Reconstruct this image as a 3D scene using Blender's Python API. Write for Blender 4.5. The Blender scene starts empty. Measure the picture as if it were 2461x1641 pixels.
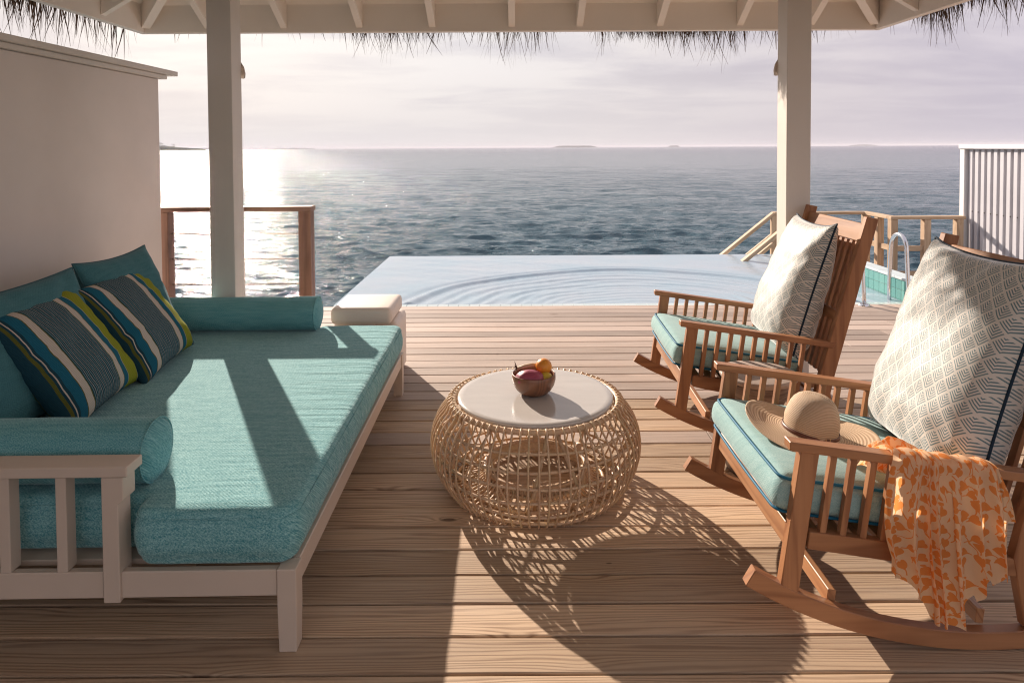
import bpy, bmesh, math, random
import numpy as np
from mathutils import Vector, Matrix, Quaternion, Euler, noise as mnoise

random.seed(7)
rng = np.random.default_rng(7)
sc = bpy.context.scene
COL = sc.collection
R = math.radians
PI = math.pi

# ------------------------------------------------------------------ camera
FPX, PITCH, ROLL, CX, CY, CAMH = 1598.3, .0302, -.00553, 1236.3, 403.2, 1.49
cam_d = bpy.data.cameras.new('camera')
cam = bpy.data.objects.new('camera', cam_d); COL.objects.link(cam); sc.camera = cam
cam_d.sensor_fit = 'HORIZONTAL'; cam_d.sensor_width = 36
cam_d.lens = 36 * FPX / 2461
cam_d.shift_x = -(CX - 1230.5) / 2461
cam_d.shift_y = -(820.5 - CY) / 2461
cam_d.clip_start = .05; cam_d.clip_end = 90000
F = Vector((0, math.cos(PITCH), -math.sin(PITCH)))
U0 = Vector((0, math.sin(PITCH), math.cos(PITCH))); R0 = Vector((1, 0, 0))
Rv = R0 * math.cos(ROLL) + U0 * math.sin(ROLL); Uv = U0 * math.cos(ROLL) - R0 * math.sin(ROLL)
cam.matrix_world = Matrix(((Rv.x, Uv.x, -F.x, 0), (Rv.y, Uv.y, -F.y, 0), (Rv.z, Uv.z, -F.z, CAMH), (0, 0, 0, 1)))

# ------------------------------------------------------------------ sun and sky
SUN_AZ, SUN_EL = R(-28.4), R(23.0)
SUNV = Vector((math.sin(SUN_AZ) * math.cos(SUN_EL), math.cos(SUN_AZ) * math.cos(SUN_EL), math.sin(SUN_EL)))
sun_d = bpy.data.lights.new('sun', 'SUN'); sun_d.energy = 4.5; sun_d.angle = R(.55); sun_d.color = (1, .86, .73)
sun = bpy.data.objects.new('sun', sun_d); COL.objects.link(sun)
sun.rotation_euler = (-SUNV).to_track_quat('-Z', 'Y').to_euler(); sun.location = SUNV * 30

SKY_GAIN = .535
w = bpy.data.worlds.new('World'); sc.world = w; w.use_nodes = True
wt = w.node_tree; wt.nodes.clear()

sc.view_settings.view_transform = 'Standard'; sc.view_settings.look = 'None'
sc.view_settings.exposure = 0.88; sc.view_settings.gamma = 1; sc.view_settings.use_curve_mapping = False
sc.cycles.use_denoising = True
sc.cycles.pixel_filter_type = 'BLACKMAN_HARRIS'; sc.cycles.filter_width = 1.15
sc.cycles.max_bounces = 8; sc.cycles.diffuse_bounces = 4; sc.cycles.glossy_bounces = 4
sc.cycles.transmission_bounces = 4; sc.cycles.volume_bounces = 1
sc.cycles.sample_clamp_indirect = 4.0; sc.cycles.caustics_reflective = False; sc.cycles.caustics_refractive = False

# ------------------------------------------------------------------ node helper
class N:
    def __init__(s, tree): s.t = tree; s.L = tree.links
    def node(s, ty, **kw):
        n = s.t.nodes.new(ty)
        for k, v in kw.items(): setattr(n, k, v)
        return n
    def put(s, sock, v):
        if v is None: return
        if isinstance(v, bpy.types.NodeSocket): s.L.new(v, sock)
        elif isinstance(v, (tuple, list)):
            d = sock.default_value
            if len(d) == 4 and len(v) == 3: v = tuple(v) + (1,)
            sock.default_value = v
        else: sock.default_value = v
    def m(s, op, a, b=None, c=None, clamp=False):
        n = s.node('ShaderNodeMath', operation=op, use_clamp=clamp)
        s.put(n.inputs[0], a); s.put(n.inputs[1], b); s.put(n.inputs[2], c)
        return n.outputs[0]
    def v(s, op, a, b=None, scale=None):
        n = s.node('ShaderNodeVectorMath', operation=op)
        s.put(n.inputs[0], a); s.put(n.inputs[1], b)
        if scale is not None: s.put(n.inputs['Scale'], scale)
        return n.outputs['Value'] if op in ('LENGTH', 'DOT_PRODUCT', 'DISTANCE') else n.outputs[0]
    def sep(s, v):
        n = s.node('ShaderNodeSeparateXYZ'); s.put(n.inputs[0], v); return n.outputs
    def comb(s, x=0, y=0, z=0):
        n = s.node('ShaderNodeCombineXYZ'); s.put(n.inputs[0], x); s.put(n.inputs[1], y); s.put(n.inputs[2], z); return n.outputs[0]
    def noise(s, vec, scale=5, detail=2, rough=.5, dist=0, color=False):
        n = s.node('ShaderNodeTexNoise'); s.put(n.inputs['Vector'], vec); s.put(n.inputs['Scale'], scale)
        n.inputs['Detail'].default_value = detail; n.inputs['Roughness'].default_value = rough; n.inputs['Distortion'].default_value = dist
        return n.outputs['Color' if color else 'Fac']
    def voro(s, vec, scale=5, rand=1, feature='F1'):
        n = s.node('ShaderNodeTexVoronoi', feature=feature); s.put(n.inputs['Vector'], vec); s.put(n.inputs['Scale'], scale)
        n.inputs['Randomness'].default_value = rand
        return n.outputs
    def ramp(s, f, stops, interp='LINEAR'):
        n = s.node('ShaderNodeValToRGB'); s.put(n.inputs[0], f); e = n.color_ramp; e.interpolation = interp
        while len(e.elements) < len(stops): e.elements.new(.5)
        for el, (p, c) in zip(e.elements, stops):
            el.position = p; el.color = (c, c, c, 1) if not isinstance(c, (tuple, list)) else tuple(c) + (1,)
        return n.outputs[0]
    def mix(s, f, a, b, kind='MIX'):
        n = s.node('ShaderNodeMix', data_type='RGBA', blend_type=kind)
        s.put(n.inputs[0], f); s.put(n.inputs[6], a); s.put(n.inputs[7], b); return n.outputs[2]
    def maprange(s, x, a, b, c=0, d=1, smooth=False):
        n = s.node('ShaderNodeMapRange'); n.interpolation_type = 'SMOOTHSTEP' if smooth else 'LINEAR'
        s.put(n.inputs[0], x); s.put(n.inputs[1], a); s.put(n.inputs[2], b); s.put(n.inputs[3], c); s.put(n.inputs[4], d); return n.outputs[0]
    def bump(s, h, strength=.3, dist=.01, normal=None):
        n = s.node('ShaderNodeBump'); s.put(n.inputs['Height'], h); n.inputs['Strength'].default_value = strength
        n.inputs['Distance'].default_value = dist
        if normal is not None: s.put(n.inputs['Normal'], normal)
        return n.outputs[0]
    def coord(s, which='Object'):
        return s.node('ShaderNodeTexCoord').outputs[which]
    def rnd(s): return s.node('ShaderNodeObjectInfo').outputs['Random']

MATS = {}
def material(name, rough=.5, color=(.5, .5, .5), spec=.5, metallic=0, coat=0, sheen=0, build=None, **kw):
    if name in MATS: return MATS[name]
    m = bpy.data.materials.new(name); m.use_nodes = True; t = m.node_tree; n = N(t)
    b = t.nodes['Principled BSDF']
    b.inputs['Base Color'].default_value = (*color, 1); b.inputs['Roughness'].default_value = rough
    b.inputs['Metallic'].default_value = metallic; b.inputs['Specular IOR Level'].default_value = spec
    b.inputs['Coat Weight'].default_value = coat; b.inputs['Coat Roughness'].default_value = .06
    b.inputs['Sheen Weight'].default_value = sheen; b.inputs['Sheen Roughness'].default_value = .4
    for k, v in kw.items(): b.inputs[k].default_value = v
    if build:
        r = build(n)
        for k, v in r.items(): n.put(b.inputs[k], v)
    MATS[name] = m; return m

# ---- the sky itself
def build_world():
    n = N(wt)
    sky = n.node('ShaderNodeTexSky', sky_type='NISHITA', sun_disc=False, sun_elevation=SUN_EL, sun_rotation=SUN_AZ)
    sky.air_density = 1.6; sky.dust_density = 4.0; sky.altitude = 0
    d = n.v('NORMALIZE', n.coord('Generated'))
    x, y, z = n.sep(d)
    zc = n.m('MAXIMUM', z, 0.0)
    t = n.v('DOT_PRODUCT', d, tuple(SUNV))
    veil = n.ramp(n.maprange(t, -1, 1), [(0, (.82, .79, .82)), (.5, (.72, .68, .73)), (.66, (.61, .56, .65)), (.78, (.69, .63, .67)),
                                         (.88, (.80, .75, .755)), (.945, (.82, .79, .80)), (1, (.88, .85, .85))])
    # thin cloud sheet: bands and puffs seen in perspective, all round the sky
    inv = n.m('DIVIDE', 1.0, n.m('ADD', zc, .10))
    p = n.comb(n.m('MULTIPLY', x, inv), n.m('MULTIPLY', y, inv), 0)
    c1 = n.noise(n.v('MULTIPLY', p, (.55, .9, 1)), 1.3, 5, .55, .4)
    c2 = n.noise(n.v('ADD', p, (7, 3, 0)), .42, 3, .5)
    cl = n.m('ADD', n.m('MULTIPLY', c1, .6), n.m('MULTIPLY', c2, .4))
    k = n.maprange(cl, .40, .62, 1.10, .86, True)
    low = n.maprange(zc, 0, .12)
    k = n.m('ADD', n.m('MULTIPLY', k, low), n.m('SUBTRACT', 1.0, low))
    tint = n.mix(n.m('MULTIPLY', n.maprange(cl, .42, .6, 0, 1, True), low), (1.0, 1.0, 1.0), (.96, .96, 1.03))
    veil = n.mix(1.0, veil, tint, 'MULTIPLY')
    veil = n.v('SCALE', veil, scale=n.m('MULTIPLY', k, 10.0 * SKY_GAIN))
    # a little of the clear sky shows through the sheet
    col = n.mix(.975, sky.outputs[0], veil)
    bg = n.node('ShaderNodeBackground'); n.put(bg.inputs[0], col); bg.inputs[1].default_value = .1
    out = n.node('ShaderNodeOutputWorld'); n.L.new(bg.outputs[0], out.inputs[0])
build_world()

# ------------------------------------------------------------------ mesh helpers
def link(name, me, mat=None, parent=None, loc=(0, 0, 0), rot=(0, 0, 0), smooth=False):
    o = bpy.data.objects.new(name, me); COL.objects.link(o)
    if mat is not None and not me.materials: me.materials.append(mat)
    if parent is not None: o.parent = parent
    o.location = loc; o.rotation_euler = rot
    if smooth: me.polygons.foreach_set('use_smooth', [True] * len(me.polygons))
    return o
def mesh(name, V, Fc, smooth=False, uv=None):
    me = bpy.data.meshes.new(name); me.from_pydata([tuple(v) for v in V], [], Fc)
    if uv is not None:
        l = me.uv_layers.new(name='UVMap')
        li = np.empty(len(me.loops), int); me.loops.foreach_get('vertex_index', li)
        l.data.foreach_set('uv', np.asarray(uv, float)[li].ravel())
    if smooth: me.polygons.foreach_set('use_smooth', [True] * len(me.polygons))
    me.update(); return me
def tag(o, label=None, cat=None, group=None, kind=None):
    if label: o['label'] = label
    if cat: o['category'] = cat
    if group: o['group'] = group
    if kind: o['kind'] = kind
    return o
def thing(name, loc, label, cat, group=None, rz=0, kind=None):
    o = bpy.data.objects.new(name, None); COL.objects.link(o); o.empty_display_size = .1
    o.location = loc; o.rotation_euler = (0, 0, rz); return tag(o, label, cat, group, kind)
def copy_tree(o, parent=None):
    c = o.copy(); COL.objects.link(c); c.parent = parent
    for ch in list(o.children): copy_tree(ch, c)
    return c
def bevel_mesh(me, w, seg=1, angle=R(25)):
    bm = bmesh.new(); bm.from_mesh(me)
    bmesh.ops.recalc_face_normals(bm, faces=bm.faces)
    ed = [e for e in bm.edges if len(e.link_faces) == 2 and e.calc_face_angle(0) > angle]
    if w > 0: bmesh.ops.bevel(bm, geom=ed, offset=w, segments=seg, profile=.5, affect='EDGES')
    bm.to_mesh(me); bm.free(); return me
BOXF = [(0, 3, 2, 1), (4, 5, 6, 7), (0, 1, 5, 4), (1, 2, 6, 5), (2, 3, 7, 6), (3, 0, 4, 7)]
def box_me(x0, x1, y0, y1, z0, z1, bev=.002, seg=1):
    V = [(x0, y0, z0), (x1, y0, z0), (x1, y1, z0), (x0, y1, z0), (x0, y0, z1), (x1, y0, z1), (x1, y1, z1), (x0, y1, z1)]
    return bevel_mesh(mesh('m', V, BOXF), bev, seg)
def box(name, x0, x1, y0, y1, z0, z1, mat, parent=None, bev=.002, seg=1):
    return link(name, box_me(x0, x1, y0, y1, z0, z1, bev, seg), mat, parent)
def prism_me(poly, y0, y1, bev=.002):
    """polygon in the xz plane, extruded along y"""
    n = len(poly); V = [(x, y0, z) for x, z in poly] + [(x, y1, z) for x, z in poly]
    Fc = [tuple(range(n)), tuple(range(2 * n - 1, n - 1, -1))] + [(i, (i + 1) % n + 0, (i + 1) % n + n, i + n) for i in range(n)]
    return bevel_mesh(mesh('m', V, Fc), bev)
def prism(name, poly, y0, y1, mat, parent=None, bev=.002): return link(name, prism_me(poly, y0, y1, bev), mat, parent)
def tube_data(pts, rad, n=8, closed=False, caps=True):
    pts = [Vector(p) for p in pts]; m = len(pts)
    rads = rad if isinstance(rad, (list, tuple)) else [rad] * m
    V = []; Fc = []; ref = None
    for i, p in enumerate(pts):
        a = pts[(i - 1) % m] if (closed or i > 0) else p; b = pts[(i + 1) % m] if (closed or i < m - 1) else p
        t = (b - a).normalized()
        if ref is None:
            ref = t.orthogonal().normalized()
            if closed:
                zz = Vector((0, 0, 1)); rr = zz - t * zz.dot(t)
                if rr.length > .3: ref = rr.normalized()
        ref = (ref - t * ref.dot(t)).normalized(); s = t.cross(ref)
        for k in range(n):
            an = 2 * PI * k / n; V.append(p + (ref * math.cos(an) + s * math.sin(an)) * rads[i])
    for i in range(m if closed else m - 1):
        j = (i + 1) % m
        for k in range(n):
            k2 = (k + 1) % n; Fc.append((i * n + k, i * n + k2, j * n + k2, j * n + k))
    if caps and not closed:
        Fc.append(tuple(range(n - 1, -1, -1))); Fc.append(tuple((m - 1) * n + k for k in range(n)))
    return V, Fc
def tube_me(pts, rad, n=8, closed=False):
    V, Fc = tube_data(pts, rad, n, closed); return mesh('m', V, Fc, True)
def tube(name, pts, rad, mat, parent=None, n=8, closed=False): return link(name, tube_me(pts, rad, n, closed), mat, parent)
def lathe_me(prof, n=48, cx=0, cy=0, fn=None):
    V = []; Fc = []
    for r, z in prof:
        for k in range(n):
            a = 2 * PI * k / n; rr, zz = (r, z) if fn is None else fn(r, z, a)
            V.append((cx + rr * math.cos(a), cy + rr * math.sin(a), zz))
    m = len(prof)
    for i in range(m - 1):
        for k in range(n):
            k2 = (k + 1) % n; Fc.append((i * n + k, i * n + k2, (i + 1) * n + k2, (i + 1) * n + k))
    return mesh('m', V, Fc, True)
def lathe(name, prof, mat, parent=None, n=48, loc=(0, 0, 0), rot=(0, 0, 0), fn=None):
    return link(name, lathe_me(prof, n, fn=fn), mat, parent, loc, rot)
def axis_pts(h, r, n, m=4):
    e = [h - r + r * math.sin(PI / 2 * k / m) * .999 for k in range(1, m + 1)]
    c = list(np.linspace(-(h - r), h - r, n)); return [-x for x in reversed(e)] + c + e
def cushion_me(hx, hy, hz, r, n=14, puff=.02, side=.0, wr=.0, seed=0, deform=None, uvs=1.0):
    """boxy cushion, half sizes hx hy hz, soft edge radius r, crowned faces"""
    X, Y, Z = axis_pts(hx, r, n), axis_pts(hy, r, n), axis_pts(hz, min(r, hz * .95), 4)
    idx = {}; V = []; UV = []; Fc = []
    def P(x, y, z):
        key = (round(x, 5), round(y, 5), round(z, 5))
        if key in idx: return idx[key]
        rz = min(r, hz * .95)
        q = Vector((max(-(hx - r), min(hx - r, x)), max(-(hy - r), min(hy - r, y)), max(-(hz - rz), min(hz - rz, z))))
        d = Vector((x, y, z)) - q
        p = q + d.normalized() * r if d.length > 1e-9 else q
        nz = (hz + 1e-9)
        fx = 1 - (abs(x) / hx) ** 3; fy = 1 - (abs(y) / hy) ** 3; fz = 1 - (abs(z) / nz) ** 2
        p.z += (1 if z > 0 else -1) * puff * max(fx, 0) ** .6 * max(fy, 0) ** .6 * (abs(z) / hz)
        if side: p.x += math.copysign(side * fz * min(1, abs(x) / hx) ** 6, x); p.y += math.copysign(side * fz * min(1, abs(y) / hy) ** 6, y)
        if wr:
            nv = mnoise.noise(Vector((p.x * 5 + seed, p.y * 5, p.z * 5))) + .5 * mnoise.noise(Vector((p.x * 14 + seed, p.y * 9, p.z * 14)))
            p += Vector((0, 0, 1 if z > 0 else 0)) * nv * wr
            p += Vector((x / hx * (abs(x) > hx * .98), y / hy * (abs(y) > hy * .98), 0)) * nv * wr
        if deform: p = deform(p)
        V.append(p); UV.append((x * uvs + z * uvs, y * uvs + z * uvs)); idx[key] = len(V) - 1; return idx[key]
    def face(A, B, f):
        for i in range(len(A) - 1):
            for j in range(len(B) - 1):
                Fc.append(tuple(f(a, b) for a, b in ((A[i], B[j]), (A[i + 1], B[j]), (A[i + 1], B[j + 1]), (A[i], B[j + 1]))))
    face(X, Y, lambda a, b: P(a, b, Z[-1])); face(X, Y[::-1], lambda a, b: P(a, b, Z[0]))
    face(X, Z, lambda a, b: P(a, Y[0], b)); face(X, Z[::-1], lambda a, b: P(a, Y[-1], b))
    face(Y, Z, lambda a, b: P(X[-1], a, b)); face(Y, Z[::-1], lambda a, b: P(X[0], a, b))
    me = mesh('m', V, Fc, True, UV)
    return me
def rrect(hx, hy, r, z, n=6, side=0):
    pts = []
    for cx, cy, a0 in ((hx - r, hy - r, 0), (-(hx - r), hy - r, 90), (-(hx - r), -(hy - r), 180), (hx - r, -(hy - r), 270)):
        for k in range(n + 1):
            a = R(a0 + 90 * k / n); pts.append(Vector((cx + r * math.cos(a), cy + r * math.sin(a), z)))
    out = []
    for i, p in enumerate(pts):          # add points on the long straight runs
        q = pts[(i + 1) % len(pts)]; out.append(p)
        if (q - p).length > .1:
            m = int((q - p).length / .05)
            for j in range(1, m): out.append(p.lerp(q, j / m))
    return out
def pillow_me(W, H, T, n=30, pinch=.06, seed=0, wr=.006, sag=0, deform=None, powr=.5):
    """knife-edge pillow in the local xz plane (x width, z height), y thickness; returns mesh and border loop"""
    V = []; UV = []; Fc = []
    def S(u, v, s):
        eu = 1 - abs(u) ** 3.0; ev = 1 - abs(v) ** 3.0
        th = T / 2 * (max(eu, 0) * max(ev, 0)) ** powr
        th *= 1 + sag * (-v)
        x = u * W / 2 * (1 - pinch * (1 - v * v) * abs(u) ** 2); z = v * H / 2 * (1 - pinch * (1 - u * u) * abs(v) ** 2)
        nz = mnoise.noise(Vector((x * 9 + seed, z * 9, s * 3 + seed))) + .6 * mnoise.noise(Vector((x * 22 + seed, z * 22, s + seed)))
        cr = (abs(u * v)) ** 2
        nz2 = mnoise.noise(Vector((math.atan2(v, u) * 5 + seed, seed, s)))
        y = s * (th + (nz * wr + nz2 * wr * 1.6 * min(1, (u * u + v * v))) * (1 - max(abs(u), abs(v)) ** 8))
        return Vector((x, y, z))
    g = [math.sin(PI / 2 * t) * .35 + t * .65 for t in np.linspace(-1, 1, n + 1)]
    ids = {}
    for s in (-1, 1):
        for i, u in enumerate(g):
            for j, v in enumerate(g):
                edge = i in (0, n) or j in (0, n)
                if s == 1 and edge: ids[(s, i, j)] = ids[(-1, i, j)]; continue
                p = S(u, v, s)
                if edge: p.y = 0
                if deform: p = deform(p, u, v, s)
                ids[(s, i, j)] = len(V); V.append(p); UV.append((u * W / 2, v * H / 2))
        for i in range(n):
            for j in range(n):
                q = [ids[(s, i, j)], ids[(s, i + 1, j)], ids[(s, i + 1, j + 1)], ids[(s, i, j + 1)]]
                Fc.append(tuple(q if s == -1 else q[::-1]))
    loop = [ids[(-1, i, 0)] for i in range(n)] + [ids[(-1, n, j)] for j in range(n)] + [ids[(-1, i, n)] for i in range(n, 0, -1)] + [ids[(-1, 0, j)] for j in range(n, 0, -1)]
    return mesh('m', V, Fc, True, UV), [V[k] for k in loop]

# ------------------------------------------------------------------ materials
def wood_build(cols, grain=55, stretch=.9, knot=.0, bumpd=.0006, rough=(.45, .65), axis='x', weather=0.0, var=.25, wamp=16.0):
    def b(n):
        o = n.coord('Object'); r = n.rnd()
        x, y, z = n.sep(o)
        if axis == 'z': x, y, z = z, x, y
        if axis == 'y': x, y, z = y, x, z
        off = n.m('MULTIPLY', r, 37.0)
        yy = n.m('ADD', y, n.m('MULTIPLY', z, .6))
        p = n.comb(n.m('ADD', n.m('MULTIPLY', x, stretch), off), n.m('ADD', n.m('MULTIPLY', yy, 9), n.m('MULTIPLY', off, 1.7)), off)
        warp = n.noise(p, 1.1, 3, .5)
        kd = None
        ph = n.m('MULTIPLY', warp, float(wamp) * grain / 60 if grain < 200 else wamp * 2.2)
        if knot:
            kp = n.comb(n.m('ADD', n.m('MULTIPLY', x, 1.25), off), n.m('ADD', n.m('MULTIPLY', yy, 3.6), off), 0)
            vo = n.voro(kp, knot, 1); d = vo['Distance']
            keep = n.m('GREATER_THAN', n.sep(vo['Color'])[0], .45)
            kk = n.m('MULTIPLY', n.m('POWER', 2.718, n.m('MULTIPLY', d, -11.0)), keep)
            ph = n.m('ADD', ph, n.m('MULTIPLY', kk, 30.0 if grain > 200 else 15.0)); kd = n.m('MULTIPLY', n.maprange(d, .035, .085, 1, 0, True), keep)
        ph = n.m('ADD', ph, n.m('MULTIPLY', yy, grain))
        line = n.m('ADD', n.m('MULTIPLY', n.m('SINE', ph), .5), .5)
        line = n.m('POWER', line, 2.2)
        fine = n.noise(n.comb(n.m('MULTIPLY', x, 3.0), n.m('MULTIPLY', yy, 160), off), 1.0, 3, .7)
        patch = n.noise(n.comb(n.m('ADD', n.m('MULTIPLY', x, .9), off), n.m('MULTIPLY', yy, 5), 0), 2.0, 3, .6)
        c = n.mix(line, cols[0], cols[1])
        c = n.mix(n.m('MULTIPLY', n.maprange(fine, .42, .72), .55), c, cols[2])
        c = n.mix(n.m('MULTIPLY', n.maprange(patch, .35, .75), .45), c, cols[3])
        if weather: c = n.mix(n.m('MULTIPLY', n.maprange(n.noise(n.comb(n.m('MULTIPLY', x, .7), n.m('MULTIPLY', yy, 4), off), 1.3, 4, .6), .35, .7), weather), c, (.40, .33, .29))
        c = n.mix(1.0, c, n.ramp(r, [(0, 1 - var), (1, 1 + var * .35)]), 'MULTIPLY')
        if kd is not None:
            c = n.mix(n.m('MULTIPLY', kd, .8), c, (.07, .035, .02))
            sp = n.voro(n.comb(n.m('ADD', n.m('MULTIPLY', x, 5.0), off), n.m('MULTIPLY', yy, 13), off), 1.0, 1)
            sk = n.m('MULTIPLY', n.maprange(sp['Distance'], .03, .075, 1, 0, True), n.m('GREATER_THAN', n.sep(sp['Color'])[1], .8))
            c = n.mix(n.m('MULTIPLY', sk, .75), c, (.06, .035, .025))
        h = n.m('ADD', n.m('MULTIPLY', line, -.5), n.m('MULTIPLY', fine, .8))
        return {'Base Color': c, 'Roughness': n.maprange(fine, .3, .7, rough[0], rough[1]), 'Normal': n.bump(h, .6, bumpd)}
    return b
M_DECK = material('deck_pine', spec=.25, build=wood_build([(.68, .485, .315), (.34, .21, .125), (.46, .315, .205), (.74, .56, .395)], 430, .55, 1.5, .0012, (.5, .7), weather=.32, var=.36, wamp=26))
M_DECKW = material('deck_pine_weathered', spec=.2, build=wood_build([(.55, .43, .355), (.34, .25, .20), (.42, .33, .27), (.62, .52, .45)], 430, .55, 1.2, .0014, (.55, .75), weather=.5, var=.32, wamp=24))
M_TEAK = material('teak', spec=.4, build=wood_build([(.40, .185, .085), (.25, .10, .045), (.30, .13, .06), (.47, .235, .115)], 120, .8, 0, .0003, (.35, .5), var=.18))
M_TEAKZ = material('teak_upright', spec=.4, build=wood_build([(.40, .185, .085), (.25, .10, .045), (.30, .13, .06), (.47, .235, .115)], 120, .8, 0, .0003, (.35, .5), 'z', var=.18))
M_TEAKY = material('teak_cross', spec=.4, build=wood_build([(.44, .22, .105), (.28, .12, .055), (.33, .15, .07), (.50, .26, .13)], 120, .8, 0, .0003, (.35, .5), 'y', var=.18))
M_RAIL = material('red_rail_wood', spec=.4, build=wood_build([(.25, .135, .095), (.15, .075, .05), (.19, .10, .065), (.33, .20, .145)], 90, .8, 0, .0006, (.4, .6), var=.15))
M_RAILZ = material('red_rail_wood_upright', spec=.4, build=wood_build([(.25, .135, .095), (.15, .075, .05), (.19, .10, .065), (.33, .20, .145)], 90, .8, 0, .0006, (.4, .6), 'z', var=.15))
M_PINE = material('pale_pine', spec=.3, build=wood_build([(.58, .42, .28), (.42, .28, .17), (.46, .31, .2), (.64, .48, .34)], 80, .8, 0, .0005, (.5, .7), var=.1))
M_PINEZ = material('pale_pine_upright', spec=.3, build=wood_build([(.58, .42, .28), (.42, .28, .17), (.46, .31, .2), (.64, .48, .34)], 80, .8, 2.0, .0005, (.5, .7), 'z', var=.1))
M_BOWL = material('dark_acacia', spec=.5, coat=.2, build=wood_build([(.27, .11, .055), (.14, .055, .028), (.18, .075, .04), (.34, .155, .085)], 130, 1.2, 0, .0002, (.35, .5), 'z', var=.05))

def paint_build(col, var=.04, b1=.15, scale=40):
    def b(n):
        o = n.coord('Object')
        big = n.noise(o, 1.7, 3, .6); f = n.noise(o, scale * 6, 2, .6)
        c = n.mix(n.maprange(big, .3, .7), tuple(x * (1 - var) for x in col), tuple(min(1, x * (1 + var)) for x in col))
        c = n.mix(n.m('MULTIPLY', n.maprange(n.noise(o, 9, 4, .7), .62, .8), .12), c, tuple(x * .7 for x in col))
        return {'Base Color': c, 'Normal': n.bump(f, b1, .0012)}
    return b
M_WALL = material('wall_render', .8, spec=.25, build=paint_build((.74, .665, .62), .05, .6, 60))
M_PAINT = material('cream_paint', .5, spec=.4, build=paint_build((.70, .64, .58), .03, .08))
M_CEIL = material('ceiling_paint', .6, spec=.3, build=paint_build((.86, .785, .71), .03, .08))
M_FRAME = material('taupe_paint', .42, spec=.45, build=paint_build((.62, .51, .42), .04, .08))
M_WHITE = material('white_paint', .5, spec=.4, build=paint_build((.80, .78, .77), .03, .05))
M_SCREEN = material('grey_paint', .5, spec=.4, build=paint_build((.56, .55, .58), .05, .05))
M_PLASTIC = material('cream_plastic', .45, spec=.4, build=paint_build((.76, .66, .58), .02, .25, 30))
M_STEEL = material('brushed_steel', .16, (.75, .75, .76), metallic=1)
M_CABLE = material('wire_cable', .4, (.35, .30, .28), metallic=.8)
M_BRASS = material('brass', .3, (.75, .5, .22), metallic=1)
M_LEATHER = material('brown_leather', .45, (.13, .045, .025))
M_DARK = material('dark_void', .9, (.03, .022, .018))

def weave_build(dark, light, fleck=.55, sc_=520, dirn=(1, 1), bl=.35, streak=.5, uv=False):
    """melange cloth: tight basket weave with pale yarn flecks and streaks along the warp"""
    def b(n):
        o = n.coord('UV') if uv else n.coord('Object')
        x, y, z = n.sep(o)
        yz = n.m('ADD', y, z) if not uv else y
        xx = n.m('ADD', x, n.m('MULTIPLY', z, .35)) if not uv else x
        wv = n.m('MULTIPLY', n.m('SINE', n.m('MULTIPLY', xx, sc_)), n.m('SINE', n.m('MULTIPLY', yz, sc_)))
        f1 = n.noise(n.comb(n.m('MULTIPLY', xx, 230 * dirn[0]), n.m('MULTIPLY', yz, 230 * dirn[1]), z if not uv else 0), 1, 2, .8)
        f2 = n.noise(n.comb(n.m('MULTIPLY', xx, 40 * dirn[0] * .2), n.m('MULTIPLY', yz, 55 * dirn[1]), 3), 1.0, 3, .6)
        a = n.m('ADD', n.m('MULTIPLY', n.maprange(f1, .38, .68), fleck), n.m('MULTIPLY', n.maprange(f2, .3, .7), streak), clamp=True)
        a = n.m('ADD', a, n.m('MULTIPLY', wv, .08), clamp=True)
        c = n.mix(a, dark, light)
        h = n.m('ADD', n.m('MULTIPLY', wv, .5), n.m('MULTIPLY', f1, 1.0))
        return {'Base Color': c, 'Normal': n.bump(h, bl, .0015)}
    return b
M_TEAL = material('teal_melange', .9, spec=.15, sheen=.25, build=weave_build((.035, .22, .26), (.38, .66, .66), .68, 520, (1, 1), .5, .25))
M_TEALB = material('teal_bolster_cloth', .9, spec=.15, sheen=.25, build=weave_build((.035, .23, .27), (.34, .63, .64), .65, 520, (1, 1), .5, .25))
M_TEALD = material('dull_teal_cloth', .95, spec=.1, sheen=.1, build=weave_build((.05, .15, .175), (.10, .25, .275), .5, 700, (1, 1), .3, .3))
M_AQUA = material('aqua_cloth', .9, spec=.12, sheen=.2, build=weave_build((.21, .38, .39), (.46, .62, .60), .5, 700, (1, 1), .3, .35))
M_PIPE = material('blue_piping', .6, (.012, .14, .25), spec=.3)
M_PIPED = material('navy_piping', .6, (.004, .022, .045), spec=.3)
M_PIPET = material('dull_teal_piping', .8, (.05, .13, .15), spec=.2)

def chevron(n):
    u, v, _ = n.sep(n.coord('UV'))
    s = .056
    a = n.m('DIVIDE', n.m('ADD', u, n.m('MULTIPLY', v, .86)), s); b = n.m('DIVIDE', n.m('SUBTRACT', n.m('MULTIPLY', v, .86), u), s)
    fa, fb = n.m('FRACT', n.m('ADD', a, 20.0)), n.m('FRACT', n.m('ADD', b, 20.0))
    mn = n.m('MINIMUM', fa, fb); mx = n.m('MAXIMUM', fa, fb)
    st = n.m('FRACT', n.m('MULTIPLY', mn, 6.0))
    line = n.maprange(st, .50, .60, 0, 1, True)
    gap = n.maprange(mx, .90, .95, 1, 0, True)
    top = n.maprange(mn, .90, .94, 1, 0)
    k = n.m('MULTIPLY', n.m('MULTIPLY', line, gap), top)
    f = n.noise(n.coord('UV'), 600, 2, .7)
    c = n.mix(k, n.mix(f, (.56, .52, .465), (.72, .69, .635)), n.mix(f, (.07, .14, .165), (.17, .26, .28)))
    h = n.m('ADD', n.m('MULTIPLY', k, .6), f)
    return {'Base Color': c, 'Normal': n.bump(h, .3, .0012)}
M_CHEV = material('chevron_cloth', .55, spec=.45, sheen=.75, build=chevron)
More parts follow.
